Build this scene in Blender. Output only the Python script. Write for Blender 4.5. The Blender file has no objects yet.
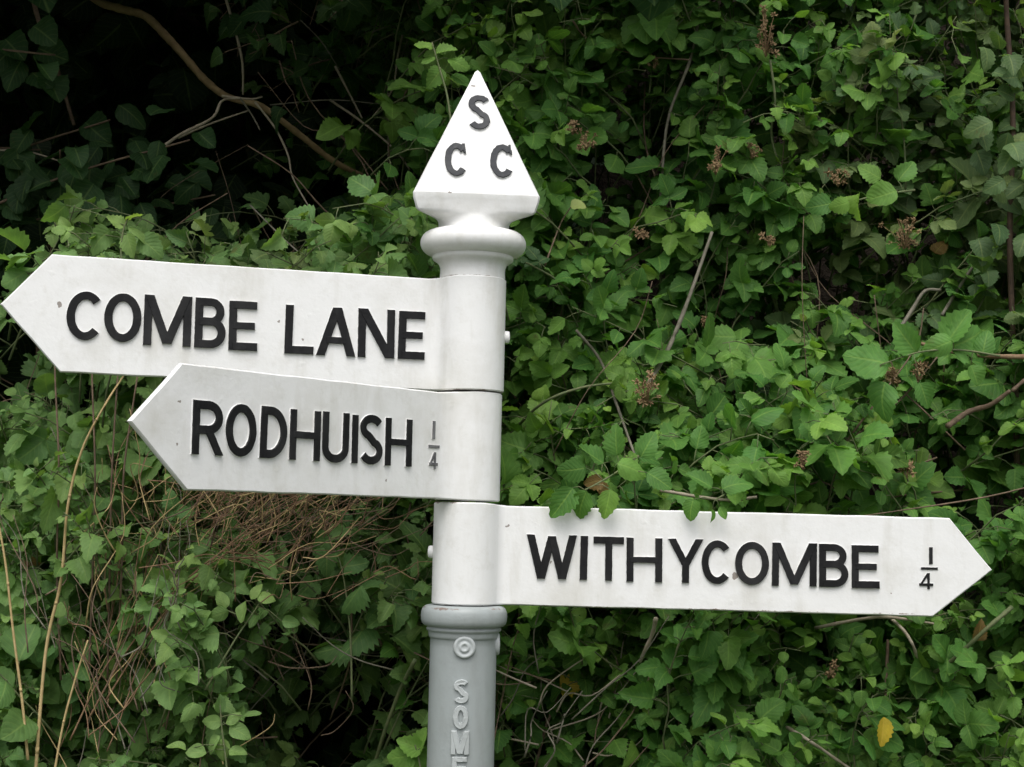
import bpy, bmesh, math, random
import numpy as np
from mathutils import Vector, Matrix, noise as mnoise

rnd = random.Random(7)
rng = np.random.default_rng(11)
scene = bpy.context.scene
R = math.radians

# ------------------------------------------------------------------ camera
D = 2.72                                   # distance to the post axis
F_PX, CX, CY = 1600.0, 512.0, 383.5
PITCH, ROLL, CAM_Z = math.atan(131.5 / 1600.0), R(1.3), 1.55
fw = Vector((0, math.cos(PITCH), math.sin(PITCH)))
r0 = Vector((1, 0, 0)); u0 = r0.cross(fw)
rt = (math.cos(ROLL) * r0 + math.sin(ROLL) * u0)
up = (-math.sin(ROLL) * r0 + math.cos(ROLL) * u0)
EYE = Vector((0, 0, CAM_Z))
cam_data = bpy.data.cameras.new('camera')
cam = bpy.data.objects.new('camera', cam_data)
scene.collection.objects.link(cam)
cam.matrix_world = Matrix(((rt.x, up.x, -fw.x, EYE.x), (rt.y, up.y, -fw.y, EYE.y), (rt.z, up.z, -fw.z, EYE.z), (0, 0, 0, 1)))
cam_data.sensor_width = 36.0
cam_data.lens = 36.0 * F_PX / 1024.0
cam_data.clip_start = 0.05
cam_data.clip_end = 500
scene.camera = cam

# ------------------------------------------------------------------ sky, sun, exposure
SUN_EL, SUN_AZ = R(60), R(186)             # azimuth clockwise from +Y
world = bpy.data.worlds.new('World'); scene.world = world; world.use_nodes = True
wn = world.node_tree.nodes; wl = world.node_tree.links
wn.clear()
sky = wn.new('ShaderNodeTexSky'); sky.sky_type = 'NISHITA'; sky.sun_disc = False
sky.sun_elevation = SUN_EL; sky.sun_rotation = SUN_AZ
sky.air_density = 1.0; sky.dust_density = 4.0; sky.ozone_density = 1.0
hs = wn.new('ShaderNodeHueSaturation'); hs.inputs['Saturation'].default_value = 0.22
bg = wn.new('ShaderNodeBackground'); bg.inputs['Strength'].default_value = 0.145
wo = wn.new('ShaderNodeOutputWorld')
wl.new(sky.outputs[0], hs.inputs['Color']); wl.new(hs.outputs[0], bg.inputs['Color']); wl.new(bg.outputs[0], wo.inputs['Surface'])
sun_d = bpy.data.lights.new('sun', 'SUN'); sun_d.energy = 1.0; sun_d.angle = R(45); sun_d.color = (1.0, 0.97, 0.92)
sun = bpy.data.objects.new('sun', sun_d); scene.collection.objects.link(sun)
sdir = Vector((math.sin(SUN_AZ) * math.cos(SUN_EL), math.cos(SUN_AZ) * math.cos(SUN_EL), math.sin(SUN_EL)))
sun.rotation_euler = sdir.to_track_quat('Z', 'Y').to_euler()
scene.view_settings.view_transform = 'Standard'
scene.view_settings.look = 'None'
scene.view_settings.exposure = 0.54
scene.view_settings.gamma = 1.0
scene.view_settings.use_curve_mapping = False
scene.cycles.max_bounces = 6
scene.cycles.diffuse_bounces = 3
scene.cycles.transmission_bounces = 3

# ------------------------------------------------------------------ helpers
def at(px, py, y):
    """world point on the plane at depth y that projects to a pixel"""
    d = fw + rt * ((px - CX) / F_PX) - up * ((py - CY) / F_PX)
    return EYE + d * (y / d.y)

def to_px(p):
    d = Vector(p) - EYE
    z = max(d.dot(fw), 1e-3)
    return CX + F_PX * d.dot(rt) / z, CY - F_PX * d.dot(up) / z

def link(o, parent=None):
    scene.collection.objects.link(o)
    if parent is not None:
        o.parent = parent
    return o

def tag(o, label=None, cat=None, group=None, kind=None):
    if label: o['label'] = label
    if cat: o['category'] = cat
    if group: o['group'] = group
    if kind: o['kind'] = kind
    return o

def empty(name, loc=(0, 0, 0), rotz=0.0):
    o = bpy.data.objects.new(name, None)
    o.empty_display_size = 0.05
    scene.collection.objects.link(o)
    o.location = loc; o.rotation_euler = (0, 0, rotz)
    return o

class MB:
    """collects vertices and faces; build() links them as one mesh object"""
    def __init__(s):
        s.v = []; s.f = []; s.m = []
    def add(s, verts, faces, mi=0):
        b = len(s.v)
        s.v += [tuple(q) for q in verts]
        s.f += [tuple(b + i for i in fc) for fc in faces]
        s.m += [mi] * len(faces)
    def build(s, name, mats, parent=None, smooth=True, off=None, merge=0.0):
        me = bpy.data.meshes.new(name)
        v = s.v if off is None else [(a - off[0], b - off[1], c - off[2]) for a, b, c in s.v]
        me.from_pydata(v, [], s.f)
        for m in (mats if isinstance(mats, (list, tuple)) else [mats]):
            me.materials.append(m)
        me.polygons.foreach_set('material_index', s.m)
        if merge:
            bm = bmesh.new(); bm.from_mesh(me)
            bmesh.ops.remove_doubles(bm, verts=bm.verts, dist=merge)
            bmesh.ops.recalc_face_normals(bm, faces=bm.faces)
            bm.to_mesh(me); bm.free()
        me.polygons.foreach_set('use_smooth', [smooth] * len(me.polygons))
        me.update()
        return link(bpy.data.objects.new(name, me), parent)

def lathe(mb, prof, n=64, mi=0, cx=0.0, cy=0.0, cap=True):
    vs = []; fs = []
    for (r, z) in prof:
        for k in range(n):
            a = 2 * math.pi * k / n
            vs.append((cx + r * math.cos(a), cy + r * math.sin(a), z))
    for i in range(len(prof) - 1):
        for k in range(n):
            k2 = (k + 1) % n
            fs.append((i * n + k, i * n + k2, (i + 1) * n + k2, (i + 1) * n + k))
    if cap:
        fs.append(tuple(range(n - 1, -1, -1)))
        fs.append(tuple((len(prof) - 1) * n + k for k in range(n)))
    mb.add(vs, fs, mi)

def smooth_path(pts, sub=6):
    """Catmull-Rom through points"""
    P = [Vector(p) for p in pts]
    if len(P) < 3: 
        return [P[0].lerp(P[-1], k / sub) for k in range(sub + 1)]
    P = [P[0] * 2 - P[1]] + P + [P[-1] * 2 - P[-2]]
    out = []
    for i in range(1, len(P) - 2):
        a, b, c, d = P[i - 1], P[i], P[i + 1], P[i + 2]
        for k in range(sub):
            t = k / sub
            out.append(0.5 * ((2 * b) + (c - a) * t + (2 * a - 5 * b + 4 * c - d) * t * t + (3 * b - a - 3 * c + d) * t ** 3))
    out.append(P[-2])
    return out

def tube(mb, pts, ra, rb, n=6, mi=0, knob=0.0):
    vs = []; fs = []
    N = len(pts)
    ref = Vector((0.31, 0.2, 0.93))
    for i, p in enumerate(pts):
        t = (pts[min(i + 1, N - 1)] - pts[max(i - 1, 0)]).normalized()
        a = t.cross(ref)
        if a.length < 1e-3: a = t.cross(Vector((1, 0, 0)))
        a.normalize(); b = t.cross(a)
        r = ra + (rb - ra) * i / max(N - 1, 1)
        if knob: r *= 1 + knob * (rnd.random() - 0.4)
        for k in range(n):
            an = 2 * math.pi * k / n
            vs.append(p + a * (r * math.cos(an)) + b * (r * math.sin(an)))
    for i in range(N - 1):
        for k in range(n):
            k2 = (k + 1) % n
            fs.append((i * n + k, i * n + k2, (i + 1) * n + k2, (i + 1) * n + k))
    fs.append(tuple(range(n - 1, -1, -1))); fs.append(tuple((N - 1) * n + k for k in range(n)))
    mb.add(vs, fs, mi)

# ------------------------------------------------------------------ materials
def new_mat(name):
    m = bpy.data.materials.new(name); m.use_nodes = True
    nt = m.node_tree
    b = nt.nodes['Principled BSDF']
    return m, nt, b

def N(nt, typ, **kw):
    n = nt.nodes.new(typ)
    for k, v in kw.items(): setattr(n, k, v)
    return n

def math_n(nt, op, a=None, b=None, clamp=False):
    n = N(nt, 'ShaderNodeMath', operation=op); n.use_clamp = clamp
    for i, q in enumerate((a, b)):
        if q is None: continue
        if isinstance(q, (int, float)): n.inputs[i].default_value = q
        else: nt.links.new(q, n.inputs[i])
    return n.outputs[0]

def mix_c(nt, fac, a, b, blend='MIX'):
    n = N(nt, 'ShaderNodeMix', data_type='RGBA', blend_type=blend)
    for sock, q in ((n.inputs[0], fac), (n.inputs[6], a), (n.inputs[7], b)):
        if isinstance(q, (int, float)): sock.default_value = q
        elif isinstance(q, tuple): sock.default_value = q + (1,) if len(q) == 3 else q
        else: nt.links.new(q, sock)
    return n.outputs[2]

def noise_t(nt, vec, scale, detail=3.0, rough=0.55):
    n = N(nt, 'ShaderNodeTexNoise'); n.inputs['Scale'].default_value = scale
    n.inputs['Detail'].default_value = detail; n.inputs['Roughness'].default_value = rough
    nt.links.new(vec, n.inputs['Vector'])
    return n.outputs['Fac']

def ramp(nt, v, lo, hi):
    n = N(nt, 'ShaderNodeMapRange'); n.clamp = True
    n.inputs[1].default_value = lo; n.inputs[2].default_value = hi
    nt.links.new(v, n.inputs[0])
    return n.outputs[0]

def paint(name, col, rough=0.42, speck=1.0, grime=(0.50, 0.48, 0.41), grime_amt=0.42, bump=0.32, rust=None):
    """weathered gloss paint over cast iron: brush relief, rust specks, a little grime"""
    m, nt, b = new_mat(name)
    tc = N(nt, 'ShaderNodeTexCoord').outputs['Object']
    big = noise_t(nt, tc, 9, 5, 0.6)
    fine = noise_t(nt, tc, 160, 3)
    mp = N(nt, 'ShaderNodeMapping'); mp.inputs['Scale'].default_value = (30, 30, 6)
    nt.links.new(tc, mp.inputs['Vector'])
    streak = noise_t(nt, mp.outputs[0], 1.0, 4, 0.6)
    c = mix_c(nt, math_n(nt, 'MULTIPLY', ramp(nt, big, 0.48, 0.74), grime_amt), col, grime)
    c = mix_c(nt, math_n(nt, 'MULTIPLY', ramp(nt, streak, 0.52, 0.74), grime_amt * 0.75), c, grime)
    dust = noise_t(nt, tc, 34, 6, 0.75)
    c = mix_c(nt, math_n(nt, 'MULTIPLY', ramp(nt, dust, 0.54, 0.72), grime_amt * 0.55), c, grime)
    vo = N(nt, 'ShaderNodeTexVoronoi'); vo.inputs['Scale'].default_value = 26
    wob = N(nt, 'ShaderNodeVectorMath', operation='ADD')
    nz = N(nt, 'ShaderNodeTexNoise'); nz.inputs['Scale'].default_value = 90
    nt.links.new(tc, nz.inputs['Vector'])
    sc = N(nt, 'ShaderNodeVectorMath', operation='SCALE'); sc.inputs['Scale'].default_value = 0.012
    nt.links.new(nz.outputs['Color'], sc.inputs[0])
    nt.links.new(tc, wob.inputs[0]); nt.links.new(sc.outputs[0], wob.inputs[1])
    nt.links.new(wob.outputs[0], vo.inputs['Vector'])
    sepc = N(nt, 'ShaderNodeSeparateColor'); nt.links.new(vo.outputs['Color'], sepc.inputs[0])
    thr = math_n(nt, 'MULTIPLY', math_n(nt, 'POWER', sepc.outputs[0], 10.0), 0.105 * speck)
    spot = math_n(nt, 'LESS_THAN', vo.outputs['Distance'], thr)
    c = mix_c(nt, math_n(nt, 'MULTIPLY', spot, 0.75), c, (0.13, 0.09, 0.06))
    if rust:
        sz = N(nt, 'ShaderNodeSeparateXYZ'); nt.links.new(tc, sz.inputs[0])
        rn = noise_t(nt, tc, 70, 4, 0.7); rn2 = noise_t(nt, tc, 14, 2)
        tot = None
        for zj, hw in rust:
            dz_ = math_n(nt, 'ABSOLUTE', math_n(nt, 'SUBTRACT', sz.outputs[2], zj))
            near = math_n(nt, 'SUBTRACT', 1.0, ramp(nt, dz_, 0.0, hw))
            e = ramp(nt, math_n(nt, 'ADD', math_n(nt, 'MULTIPLY', near, 0.32), math_n(nt, 'MULTIPLY', math_n(nt, 'ADD', rn, rn2), 0.5)), 0.80, 0.86)
            e = math_n(nt, 'MULTIPLY', e, ramp(nt, near, 0.0, 0.15))
            tot = e if tot is None else math_n(nt, 'MAXIMUM', tot, e)
        c = mix_c(nt, math_n(nt, 'MULTIPLY', tot, 0.8), c, (0.17, 0.10, 0.07))
    nt.links.new(c, b.inputs['Base Color'])
    b.inputs['Roughness'].default_value = rough
    b.inputs['Specular IOR Level'].default_value = 0.4
    h = math_n(nt, 'ADD', math_n(nt, 'MULTIPLY', big, 1.2), math_n(nt, 'MULTIPLY', fine, 0.22))
    lump = noise_t(nt, tc, 45, 2)
    h = math_n(nt, 'ADD', h, math_n(nt, 'MULTIPLY', ramp(nt, lump, 0.66, 0.80), 0.22))
    h = math_n(nt, 'SUBTRACT', h, math_n(nt, 'MULTIPLY', spot, 0.3))
    bp = N(nt, 'ShaderNodeBump'); bp.inputs['Strength'].default_value = bump; bp.inputs['Distance'].default_value = 0.004
    nt.links.new(h, bp.inputs['Height']); nt.links.new(bp.outputs[0], b.inputs['Normal'])
    return m

M_WHITE = paint('white_paint', (0.80, 0.80, 0.79), speck=1.3, rust=[(1.5695, .012), (1.399, .005), (1.757, .004), (1.951, .005)])
M_GREY = paint('grey_paint', (0.33, 0.36, 0.36), rough=0.4, speck=0.5, grime=(0.2, 0.21, 0.19), grime_amt=0.35, rust=[(1.3935, .010)])
M_BLACK = paint('black_paint', (0.009, 0.009, 0.010), rough=0.55, speck=0.5, grime=(0.045, 0.045, 0.045), grime_amt=0.5, bump=0.5)
M_BLACK.node_tree.nodes['Principled BSDF'].inputs['Specular IOR Level'].default_value = 0.2
M_FADED = paint('worn_black_paint', (0.022, 0.024, 0.029), rough=0.6, speck=0.6, grime=(0.13, 0.13, 0.13), grime_amt=0.7, bump=0.6)
M_WORN = paint('faded_black_paint', (0.055, 0.055, 0.06), rough=0.6, speck=0.4, grime=(0.3, 0.3, 0.3), grime_amt=0.9)
M_GREYTXT = paint('lit_grey_paint', (0.44, 0.47, 0.47), rough=0.4, speck=0.2, grime=(0.25, 0.26, 0.25), grime_amt=0.4)  # column's grey lightened; highlights of its raised parts put into the colour

def leaf_mat(name, dark, mid, young, trans=0.36, rough=0.52):
    m, nt, b = new_mat(name)
    at_ = N(nt, 'ShaderNodeAttribute', attribute_name='leaf')
    sp = N(nt, 'ShaderNodeSeparateColor'); nt.links.new(at_.outputs['Color'], sp.inputs[0])
    uv = N(nt, 'ShaderNodeUVMap', uv_map='UVMap')
    su = N(nt, 'ShaderNodeSeparateXYZ'); nt.links.new(uv.outputs[0], su.inputs[0])
    a = math_n(nt, 'ABSOLUTE', math_n(nt, 'SUBTRACT', math_n(nt, 'MULTIPLY', su.outputs[0], 2.0), 1.0))
    lat = math_n(nt, 'FRACT', math_n(nt, 'MULTIPLY', math_n(nt, 'SUBTRACT', su.outputs[1], math_n(nt, 'MULTIPLY', a, 0.32)), 7.0))
    latd = math_n(nt, 'ABSOLUTE', math_n(nt, 'SUBTRACT', lat, 0.5))          # 0 on a side vein
    v1 = math_n(nt, 'SUBTRACT', 1.0, ramp(nt, latd, 0.0, 0.12))
    v2 = math_n(nt, 'SUBTRACT', 1.0, ramp(nt, a, 0.02, 0.09))
    vein = math_n(nt, 'MAXIMUM', math_n(nt, 'MULTIPLY', v1, 0.45), v2)
    geo = N(nt, 'ShaderNodeTexCoord').outputs['Object']
    mot = noise_t(nt, geo, 55, 3, 0.6)
    c = mix_c(nt, sp.outputs[0], dark, mid)
    c = mix_c(nt, sp.outputs[2], c, young)
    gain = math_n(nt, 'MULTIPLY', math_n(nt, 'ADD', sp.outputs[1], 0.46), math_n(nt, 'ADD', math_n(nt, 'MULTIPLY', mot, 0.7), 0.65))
    gn = N(nt, 'ShaderNodeVectorMath', operation='SCALE'); nt.links.new(c, gn.inputs[0]); nt.links.new(gain, gn.inputs['Scale'])
    c = gn.outputs[0]
    c = mix_c(nt, math_n(nt, 'MULTIPLY', vein, 0.30), c, tuple(min(1, q * 1.5 + 0.02) for q in young))
    blot = noise_t(nt, geo, 21, 4, 0.7)
    c = mix_c(nt, math_n(nt, 'MULTIPLY', ramp(nt, blot, 0.63, 0.72), 0.55), c, (0.11, 0.085, 0.03))
    nt.links.new(c, b.inputs['Base Color'])
    b.inputs['Roughness'].default_value = rough
    b.inputs['Specular IOR Level'].default_value = 0.20
    hgt = math_n(nt, 'SUBTRACT', latd, math_n(nt, 'MULTIPLY', v2, 0.35))
    bp = N(nt, 'ShaderNodeBump'); bp.inputs['Strength'].default_value = 0.4; bp.inputs['Distance'].default_value = 0.002
    nt.links.new(hgt, bp.inputs['Height']); nt.links.new(bp.outputs[0], b.inputs['Normal'])
    tr = N(nt, 'ShaderNodeBsdfTranslucent')
    tg = N(nt, 'ShaderNodeVectorMath', operation='MULTIPLY'); tg.inputs[1].default_value = (1.6, 1.7, 0.7)
    nt.links.new(c, tg.inputs[0]); nt.links.new(tg.outputs[0], tr.inputs['Color'])
    mx = N(nt, 'ShaderNodeMixShader'); mx.inputs[0].default_value = trans
    nt.links.new(b.outputs[0], mx.inputs[1]); nt.links.new(tr.outputs[0], mx.inputs[2])
    nt.links.new(mx.outputs[0], nt.nodes['Material Output'].inputs['Surface'])
    return m

M_LEAF = leaf_mat('bramble_leaf', (0.028, 0.094, 0.020), (0.082, 0.192, 0.042), (0.22, 0.34, 0.06))
M_NETTLE = leaf_mat('soft_green_leaf', (0.048, 0.118, 0.034), (0.128, 0.228, 0.078), (0.22, 0.30, 0.08))
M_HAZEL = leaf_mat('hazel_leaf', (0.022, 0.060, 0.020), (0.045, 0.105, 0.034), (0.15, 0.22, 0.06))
M_DUSTY = leaf_mat('dusty_leaf', (0.045, 0.095, 0.038), (0.095, 0.160, 0.066), (0.24, 0.28, 0.09))
M_YELLOW = leaf_mat('yellowed_leaf', (0.38, 0.27, 0.02), (0.50, 0.38, 0.03), (0.5, 0.36, 0.06))
M_WITHER = leaf_mat('withered_leaf', (0.10, 0.055, 0.025), (0.22, 0.14, 0.05), (0.28, 0.22, 0.05))

def bark(name, a, bcol, scale=60, rough=0.8):
    m, nt, b = new_mat(name)
    tc = N(nt, 'ShaderNodeTexCoord').outputs['Object']
    n1 = noise_t(nt, tc, scale, 4, 0.65); n2 = noise_t(nt, tc, 12, 3)
    c = mix_c(nt, ramp(nt, n1, 0.35, 0.65), a, bcol)
    c = mix_c(nt, math_n(nt, 'MULTIPLY', n2, 0.4), c, tuple(q * 0.5 for q in a))
    nt.links.new(c, b.inputs['Base Color']); b.inputs['Roughness'].default_value = rough
    bp = N(nt, 'ShaderNodeBump'); bp.inputs['Strength'].default_value = 0.6; bp.inputs['Distance'].default_value = 0.002
    nt.links.new(n1, bp.inputs['Height']); nt.links.new(bp.outputs[0], b.inputs['Normal'])
    return m
M_CANE = bark('cane_bark', (0.13, 0.12, 0.085), (0.24, 0.22, 0.17))
M_REDCANE = bark('reddish_cane', (0.17, 0.085, 0.05), (0.30, 0.22, 0.12))
M_SAP = bark('sapling_bark', (0.045, 0.026, 0.016), (0.10, 0.06, 0.036))
M_STEM = bark('green_stem', (0.09, 0.13, 0.05), (0.17, 0.18, 0.08))
M_TWIG = bark('dead_twig', (0.11, 0.07, 0.045), (0.22, 0.155, 0.10))
M_PALETWIG = bark('pale_twig', (0.30, 0.25, 0.18), (0.42, 0.37, 0.28))
M_LIMB = bark('limb_bark', (0.21, 0.14, 0.065), (0.32, 0.23, 0.11), 40)
M_STRAW = bark('straw', (0.42, 0.30, 0.13), (0.56, 0.43, 0.21))
M_DRY = bark('dry_stems', (0.16, 0.085, 0.045), (0.32, 0.20, 0.11))
M_SEED = bark('dead_flower', (0.13, 0.075, 0.032), (0.36, 0.25, 0.12), 140)

# ------------------------------------------------------------------ setting: terrain, lane
def bank_h(x, y):
    s = lambda a, b, t: (lambda q: q * q * (3 - 2 * q))(min(max((t - a) / (b - a), 0), 1))
    start = D + 1.05 + 1.5 * (1 - s(-1.3, 0.1, x))
    h = 8.0 * s(start, start + 2.2, y)
    h += 2.6 * (1 - s(-5.8, -3.8, y))  # unseen bank behind the camera, added to block low frontal sky light
    h += -0.06 * (1 - s(1.5, 1.75, y)) * s(-3.2, -2.9, y)
    n = mnoise.noise(Vector((x * 1.1, y * 1.1, 0.3))) * 0.12 + mnoise.noise(Vector((x * 4, y * 4, 2))) * 0.04
    return h + n * s(1.8, 3.2, y) + n * (1 - s(-4.2, -3.4, y))
def axis(lo, hi, fine_lo, fine_hi, fine, coarse):
    a = list(np.arange(lo, fine_lo, coarse)) + list(np.arange(fine_lo, fine_hi, fine)) + list(np.arange(fine_hi, hi + coarse, coarse))
    return a
xs = axis(-60, 60, -5, 5, 0.125, 4.0); ys = axis(-60, 60, -7, 7, 0.125, 4.0)
mb = MB()
nx = len(xs)
mb.add([(x, y, bank_h(x, y)) for y in ys for x in xs],
       [(j * nx + i, j * nx + i + 1, (j + 1) * nx + i + 1, (j + 1) * nx + i) for j in range(len(ys) - 1) for i in range(nx - 1)])
m, nt, b = new_mat('earth_bank')
tc = N(nt, 'ShaderNodeTexCoord').outputs['Object']
n1 = noise_t(nt, tc, 6, 6, 0.65); n2 = noise_t(nt, tc, 45, 4)
sy = N(nt, 'ShaderNodeSeparateXYZ'); nt.links.new(tc, sy.inputs[0])
verge = math_n(nt, 'SUBTRACT', 1.0, ramp(nt, math_n(nt, 'ADD', sy.outputs[1], math_n(nt, 'MULTIPLY', n2, 0.3)), D + .15, D + .55))
nt.links.new(mix_c(nt, verge, mix_c(nt, n1, (0.008, 0.006, 0.004), (0.022, 0.017, 0.012)), mix_c(nt, n2, (0.055, 0.085, 0.025), (0.11, 0.15, 0.05))), b.inputs['Base Color'])
b.inputs['Roughness'].default_value = 0.95; b.inputs['Specular IOR Level'].default_value = 0.1
bp = N(nt, 'ShaderNodeBump'); bp.inputs['Strength'].default_value = 0.8; bp.inputs['Distance'].default_value = 0.03
nt.links.new(n2, bp.inputs['Height']); nt.links.new(bp.outputs[0], b.inputs['Normal'])
tag(mb.build('ground', m), kind='structure')

mb = MB()
lx = list(np.arange(-60, 60.1, 1.0)); ly = [-2.85, -2.0, -1.0, 0.0, 1.45]
mb.add([(x, y, -0.03 + 0.0 * y) for y in ly for x in lx],
       [(j * len(lx) + i, j * len(lx) + i + 1, (j + 1) * len(lx) + i + 1, (j + 1) * len(lx) + i) for j in range(4) for i in range(len(lx) - 1)])
m, nt, b = new_mat('asphalt')
tc = N(nt, 'ShaderNodeTexCoord').outputs['Object']
nt.links.new(mix_c(nt, noise_t(nt, tc, 120, 3), (0.07, 0.07, 0.07), (0.12, 0.118, 0.112)), b.inputs['Base Color'])
b.inputs['Roughness'].default_value = 0.9
tag(mb.build('road', m), kind='structure')

# ------------------------------------------------------------------ the signpost
AX = Vector((-0.0719, D, 0.0))             # post axis on the ground
post_root = empty('fingerpost', AX)
tag(post_root, 'white cast iron fingerpost with three lettered arms, a pyramid top and a grey column', 'signpost')

# grey column
mb = MB()
lathe(mb, [(0.0575, 0.0), (0.0565, 0.6), (0.056, 1.33), (0.056, 1.3415), (0.0568, 1.3425), (0.0580, 1.3432), (0.0590, 1.3470), (0.0592, 1.3510), (0.0600, 1.3535), (0.0622, 1.3548), (0.0632, 1.3570), (0.0628, 1.3592),
           (0.0615, 1.3604), (0.0622, 1.3618), (0.0668, 1.3630), (0.0708, 1.3668), (0.0724, 1.3725), (0.0728, 1.3790), (0.0722, 1.3860), (0.0700, 1.3920), (0.0660, 1.3955), (0.060, 1.3972)], 72)
column = mb.build('column', M_GREY, post_root)

# letters ---------------------------------------------------------
def rect(x0, y0, x1, y1): return [(x0, y0), (x1, y0), (x1, y1), (x0, y1)]
def para(xa, ya, xb, yb, sx): return [(xa - sx / 2, ya), (xa + sx / 2, ya), (xb + sx / 2, yb), (xb - sx / 2, yb)]
def arc_pts(cx, cy, rx, ry, a0, a1, n=14):
    return [(cx + rx * math.cos(R(a0 + (a1 - a0) * k / n)), cy + ry * math.sin(R(a0 + (a1 - a0) * k / n))) for k in range(n + 1)]
def ribbon(path, s):
    L = []; Q = []
    n = len(path)
    for i, (x, y) in enumerate(path):
        dx = path[min(i + 1, n - 1)][0] - path[max(i - 1, 0)][0]; dy = path[min(i + 1, n - 1)][1] - path[max(i - 1, 0)][1]
        l = math.hypot(dx, dy) or 1
        L.append((x - dy / l * s / 2, y + dx / l * s / 2)); Q.append((x + dy / l * s / 2, y - dx / l * s / 2))
    return Q + L[::-1]
def glyph(ch, w, h, s, serif=False):
    k = s / 2
    d = s * 1.12
    if ch == 'I': return [rect(0, 0, w, h)]
    if ch == '1': return [rect(0, 0, w, h)]
    if ch == '-': return [rect(0, 0, w, h)]
    if ch == 'L': return [rect(0, 0, s, h), rect(s * .5, 0, w, s)]
    if ch == 'E': return [rect(0, 0, s, h), rect(s * .5, h - s, w * .97, h), rect(s * .5, h * .5 - s * .45, w * .90, h * .5 + s * .45), rect(s * .5, 0, w, s)]
    if ch == 'F': return [rect(0, 0, s, h), rect(s * .5, h - s, w, h), rect(s * .5, h * .5 - k, w * .9, h * .5 + k)]
    if ch == 'T': return [rect(0, h - s, w, h), rect(w / 2 - k, 0, w / 2 + k, h - s * .5)]
    if ch == 'H': return [rect(0, 0, s, h), rect(w - s, 0, w, h), rect(s * .5, h * .5 - s * .42, w - s * .5, h * .5 + s * .42)]
    if ch == 'A': return [para(d / 2, 0, w / 2 - d * .02, h, d), para(w - d / 2, 0, w / 2 + d * .02, h, d), rect(w * .24, h * .25, w * .76, h * .25 + s * .85)]
    if ch == 'N': return [rect(0, 0, s, h), rect(w - s, 0, w, h), para(d * .55, h, w - d * .55, 0, d * 1.1)]
    if ch == 'M': return [rect(0, 0, s, h), rect(w - s, 0, w, h), para(d * .55, h, w / 2, h * .04, d), para(w - d * .55, h, w / 2, h * .04, d)]
    if ch == 'W': return [para(d / 2, h, w * .29, 0, d), para(w * .29, 0, w * .5, h * .97, d), para(w * .71, 0, w * .5, h * .97, d), para(w - d / 2, h, w * .71, 0, d)]
    if ch == 'Y': return [para(d / 2, h, w / 2, h * .40, d), para(w - d / 2, h, w / 2, h * .40, d), rect(w / 2 - k, 0, w / 2 + k, h * .46)]
    if ch == 'O': return [ribbon(arc_pts(w / 2, h / 2, w / 2 - k, h / 2 - k, -2, 182, 24), s), ribbon(arc_pts(w / 2, h / 2, w / 2 - k, h / 2 - k, 178, 362, 24), s)]
    if ch == 'C':
        e = 40 if serif else 44
        out = [ribbon(arc_pts(w * .53, h / 2, w * .53 - k, h / 2 - k, e, 360 - e, 30), s)]
        if serif: out += [para(w * .90, h * .70, w * .84, h * .99, w * .10)]
        return out
    if ch == 'S':
        p = arc_pts(w / 2, h * .735, w / 2 - k, h * .265 - k, 28, 255, 18) + arc_pts(w / 2, h * .265 , w / 2 - k, h * .265 + k * 0.0 , 75, -152, 18)
        p = arc_pts(w / 2, h * .745, w / 2 - k, h * .255 - k, 28, 250, 18) + arc_pts(w / 2, h * .265, w / 2 - k, h * .265 - k, 70, -152, 18)
        out = [ribbon(p, s)]
        
        return out
    if ch == 'U': return [ribbon([(k, h)] + arc_pts(w / 2, w * .42, w / 2 - k, w * .42 - k, 180, 360, 20) + [(w - k, h)], s)]
    if ch == 'D': return [rect(0, 0, s, h), ribbon([(s * .5, h - k)] + arc_pts(w * .34, h / 2, w * .66 - k, h / 2 - k, 90, -90, 22) + [(s * .5, k)], s)]
    if ch == 'B':
        m = h * .53
        return [rect(0, 0, s, h),
                ribbon([(s * .5, h - k)] + arc_pts(w * .50, (h - k + m) / 2, w * .44 - k, (h - k - m) / 2, 90, -90, 14) + [(s * .5, m)], s),
                ribbon([(s * .5, m)] + arc_pts(w * .52, (m + k) / 2, w * .48 - k, (m - k) / 2, 90, -90, 14) + [(s * .5, k)], s)]
    if ch == 'R':
        m = h * .46
        return [rect(0, 0, s, h),
                ribbon([(s * .5, h - k)] + arc_pts(w * .50, (h - k + m) / 2, w * .46 - k, (h - k - m) / 2, 90, -90, 14) + [(s * .5, m)], s),
                para(w * .50, m, w - d / 2, 0, d)]
    if ch == '4': return [rect(w * .58, 0, w * .58 + s, h), para(s * .6, h * .26, w * .58 + s * .4, h, s), rect(0, h * .20, w, h * .20 + s)]
    return [rect(0, 0, w, h)]

def densify(poly, step):
    out = []
    for i, a in enumerate(poly):
        b_ = poly[(i + 1) % len(poly)]
        n = max(1, int(math.hypot(b_[0] - a[0], b_[1] - a[1]) / step))
        for k in range(n): out.append((a[0] + (b_[0] - a[0]) * k / n, a[1] + (b_[1] - a[1]) * k / n))
    return out
def area(p): return 0.5 * sum(p[i][0] * p[(i + 1) % len(p)][1] - p[(i + 1) % len(p)][0] * p[i][1] for i in range(len(p)))
def offset(p, d):
    out = []
    n = len(p)
    for i in range(n):
        a, b_, c = p[i - 1], p[i], p[(i + 1) % n]
        n1 = (b_[1] - a[1], a[0] - b_[0]); n2 = (c[1] - b_[1], b_[0] - c[0])
        l1 = math.hypot(*n1) or 1; l2 = math.hypot(*n2) or 1
        nx_, ny_ = n1[0] / l1 + n2[0] / l2, n1[1] / l1 + n2[1] / l2
        l = math.hypot(nx_, ny_)
        if l < 0.3: out.append(b_); continue
        q = min(2.0 / l, 1.5) / l
        out.append((b_[0] + nx_ * q * d, b_[1] + ny_ * q * d))
    return out
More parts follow.
